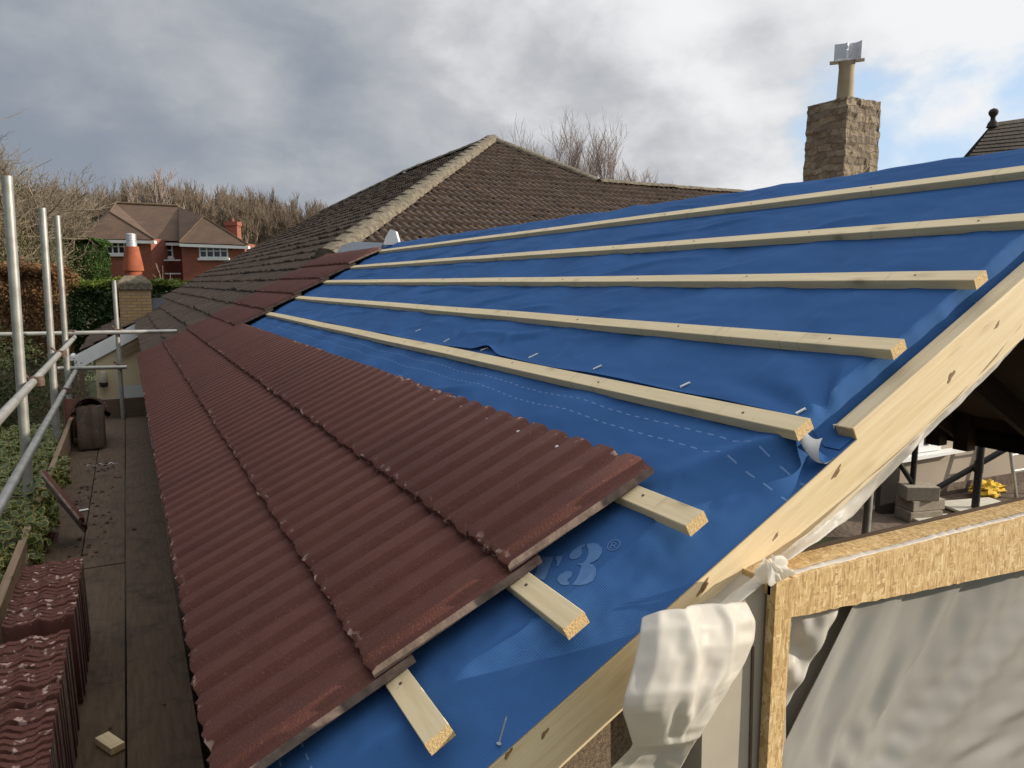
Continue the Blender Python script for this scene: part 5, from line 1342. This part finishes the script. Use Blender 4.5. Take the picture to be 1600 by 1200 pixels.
def blob(name, label, cat, x, ytop, dist, rx, n, size, m_, seed, zbot=None, shape=1.0, nb=14):
    r_ = np.random.default_rng(seed); p = at_f(x, 443, dist); H_ = at_f(x, ytop, dist).z-GZ
    t = thing(name, label, cat, V((p.x, p.y, GZ)))
    pts, nr = [], []
    cs = []
    for i in range(nb):
        f = r_.uniform(.15, .93); rad = rx*(1-f*shape*.8); a = r_.uniform(0, 6.28)
        cs.append((np.array([cos(a)*rad*.55, sin(a)*rad*.55, H_*f]), rad*r_.uniform(.45, .7)+.25))
    cs.append((np.array([0, 0, H_*.93]), H_*.07+.2))
    for c, rd in cs:
        k = int(n*rd*rd/sum(q[1]**2 for q in cs))
        d = r_.normal(size=(k, 3)); d /= np.linalg.norm(d, axis=1, keepdims=True)
        rr = rd*r_.uniform(.55, 1.12, (k, 1)); pts.append(c+d*rr*np.array([1, 1, 1.15])); nr.append(d)
    v_, f_ = leaves(np.concatenate(pts), np.concatenate(nr), size, seed, .45, .8); npmesh('foliage', v_, f_, m_, t)
    c = MB(); c.tube((0, 0, 0), (0, 0, H_*.8), .12, .03, 8); c.build('trunk', BARK, t)
    return t
blob('conifer', 'dark olive conifer behind the scaffold poles', 'tree', 52, 296, 30, 1.9, 15000, .055, CONIF, 5, shape=.85, nb=22)
blob('evergreen_shrub', 'olive evergreen shrub at the left edge behind the nearest pole', 'shrub', -14, 330, 24, 1.3, 12000, .045, OLIVE, 6, shape=.4, nb=18)
blob('scrub', 'scrubby olive thicket left of the clipped hedge', 'shrub', 78, 392, 27, 1.5, 11000, .045, OLIVE, 8, shape=.3, nb=18)
blob('scrub', 'tangled olive thicket below the bare trees at the left', 'shrub', 20, 385, 28, 1.8, 11000, .045, OLIVE, 18, shape=.3, nb=18)
blob('dark_shrub', 'dark green shrub under the guard rails, below the beech hedge', 'shrub', -30, 545, 10.5, .85, 20000, .026, CONIF, 9, shape=.12, nb=34)
# variegated evergreen hedge right beside the walkway
def cup_leaves(P_, N_, size, seed):
    r_ = np.random.default_rng(seed); n = len(P_)
    nn = N_+r_.normal(size=(n, 3))*.55; nn /= np.linalg.norm(nn, axis=1, keepdims=True)
    h = r_.normal(size=(n, 3)); x = np.cross(nn, h); x /= np.linalg.norm(x, axis=1, keepdims=True); y = np.cross(nn, x)
    s = size*r_.uniform(.6, 1.25, (n, 1)); k = 8; ring = []
    for rr, up_ in ((.86, .02), (1.0, -.05)):
        for i in range(k):
            t = 2*pi*i/k; el = 1.0 if i % k else 1.25
            wv = 1+.10*cos(3*t)
            ring.append(P_+x*s*(rr*cos(t)*1.25*wv*el)+y*s*(rr*sin(t)*.85*wv)+nn*s*(up_*(1+.8*cos(2*t))-.10*rr*rr*cos(t)**2))
    V_ = np.stack(ring+[P_-nn*s*.04], 1); m_ = 2*k+1
    base = np.arange(n)[:, None]*m_; F3, mi = [], []
    inn = np.concatenate([base+np.array([2*k, i, (i+1) % k, (i+1) % k]) for i in range(k)])
    out = np.concatenate([base+np.array([i, k+i, k+(i+1) % k, (i+1) % k]) for i in range(k)])
    return V_.reshape(-1, 3), inn, out
hv = thing('variegated_hedge', 'cream and green variegated hedge crowding over the left edge of the walkway', 'hedge', (-1.0, 5, GZ))
r_ = np.random.default_rng(12); n = 14000
y_ = r_.uniform(2.2, 9.6, n); 
def hz_top(y): return np.interp(y, [2.2, 3.2, 4.2, 5.2, 6.2, 7.5, 9.6], [-1.56, -1.48, -1.40, -1.36, -1.38, -1.42, -1.60])
bumpy = np.array([NZ.noise(V((0, float(a)*2.2, 1.0))) for a in y_]); b2 = np.array([NZ.noise(V((3, float(a)*4.2, 7.0))) for a in y_])
lim = np.interp(y_, [2.2, 4.3, 4.9, 5.6, 6.1, 6.7, 7.6, 9.6], [-.60, -.60, -.50, -.50, -.57, -.50, -.60, -.68])
front = r_.random(n) < .5
xx = np.where(front, lim+.07*bumpy+.05*b2-np.abs(r_.normal(0, .05, n)), lim-r_.uniform(0, 1.0, n))
zz_ = np.where(front, hz_top(y_)-r_.uniform(0, 1.0, n)**1.3*1.3, hz_top(y_)+.10*bumpy+.05*b2+r_.normal(0, .035, n)-np.clip(.1-(lim-xx), 0, .1)*.5)
P_ = np.stack([xx+1.0, y_-5, zz_-GZ], 1); N_ = np.where(front[:, None], np.array([[.75, -.35, .5]]), np.array([[.1, -.25, .9]]))
v_, fi, fo = cup_leaves(P_, N_, .021, 5)
fs_ = np.concatenate([fi, fo]); mi_ = np.concatenate([np.zeros(len(fi), int), np.ones(len(fo), int)])
tri_ = fs_.copy()
me = bpy.data.meshes.new('foliage'); me.from_pydata(v_.tolist(), [], [tuple(f[:3]) if f[2] == f[3] else tuple(f) for f in fs_.tolist()])
finish(me, 'foliage', [IVYG, IVYY], hv, None, 60, mi_.tolist())
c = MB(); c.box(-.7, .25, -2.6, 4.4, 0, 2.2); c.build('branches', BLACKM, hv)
# a paling fence in the shade behind the bunch of tiles
fe = thing('paling_fence', 'dark weathered paling fence beyond the far end of the walkway', 'fence', (at_y(138, 600, 16.5).x-2.9, 16.5, GZ))
m = MB()
for i in range(26): m.box(i*.11, i*.11+.095, 0, .02, 0, 2.35+random.uniform(-.02, .02))
m.build('palings', DARKW, fe); m = MB(); m.box(0, 2.9, .02, .07, .5, .6); m.box(0, 2.9, .02, .07, 1.8, 1.9); m.build('rail', DARKW, fe)
# ================================================================ CAMERA AND OUTPUT
cam = bpy.data.cameras.new('camera'); co = bpy.data.objects.new('camera', cam); COL.objects.link(co)
cam.sensor_width = 36; cam.lens = 36*FPX/1600; cam.clip_end = 2000; cam.clip_start = .05
co.rotation_euler = (R(90)-PITCH, 0, -YAW); co.location = (0, 0, 0)
scene.camera = co
bpy.context.view_layer.update()
for o in list(scene.objects):       # ground level to z = 0
    if o.parent is None: o.location.z += -GZ
vs = scene.view_settings; vs.view_transform = 'Standard'; vs.look = 'None'; vs.exposure = 0; vs.gamma = 1
scene.render.engine = 'CYCLES'
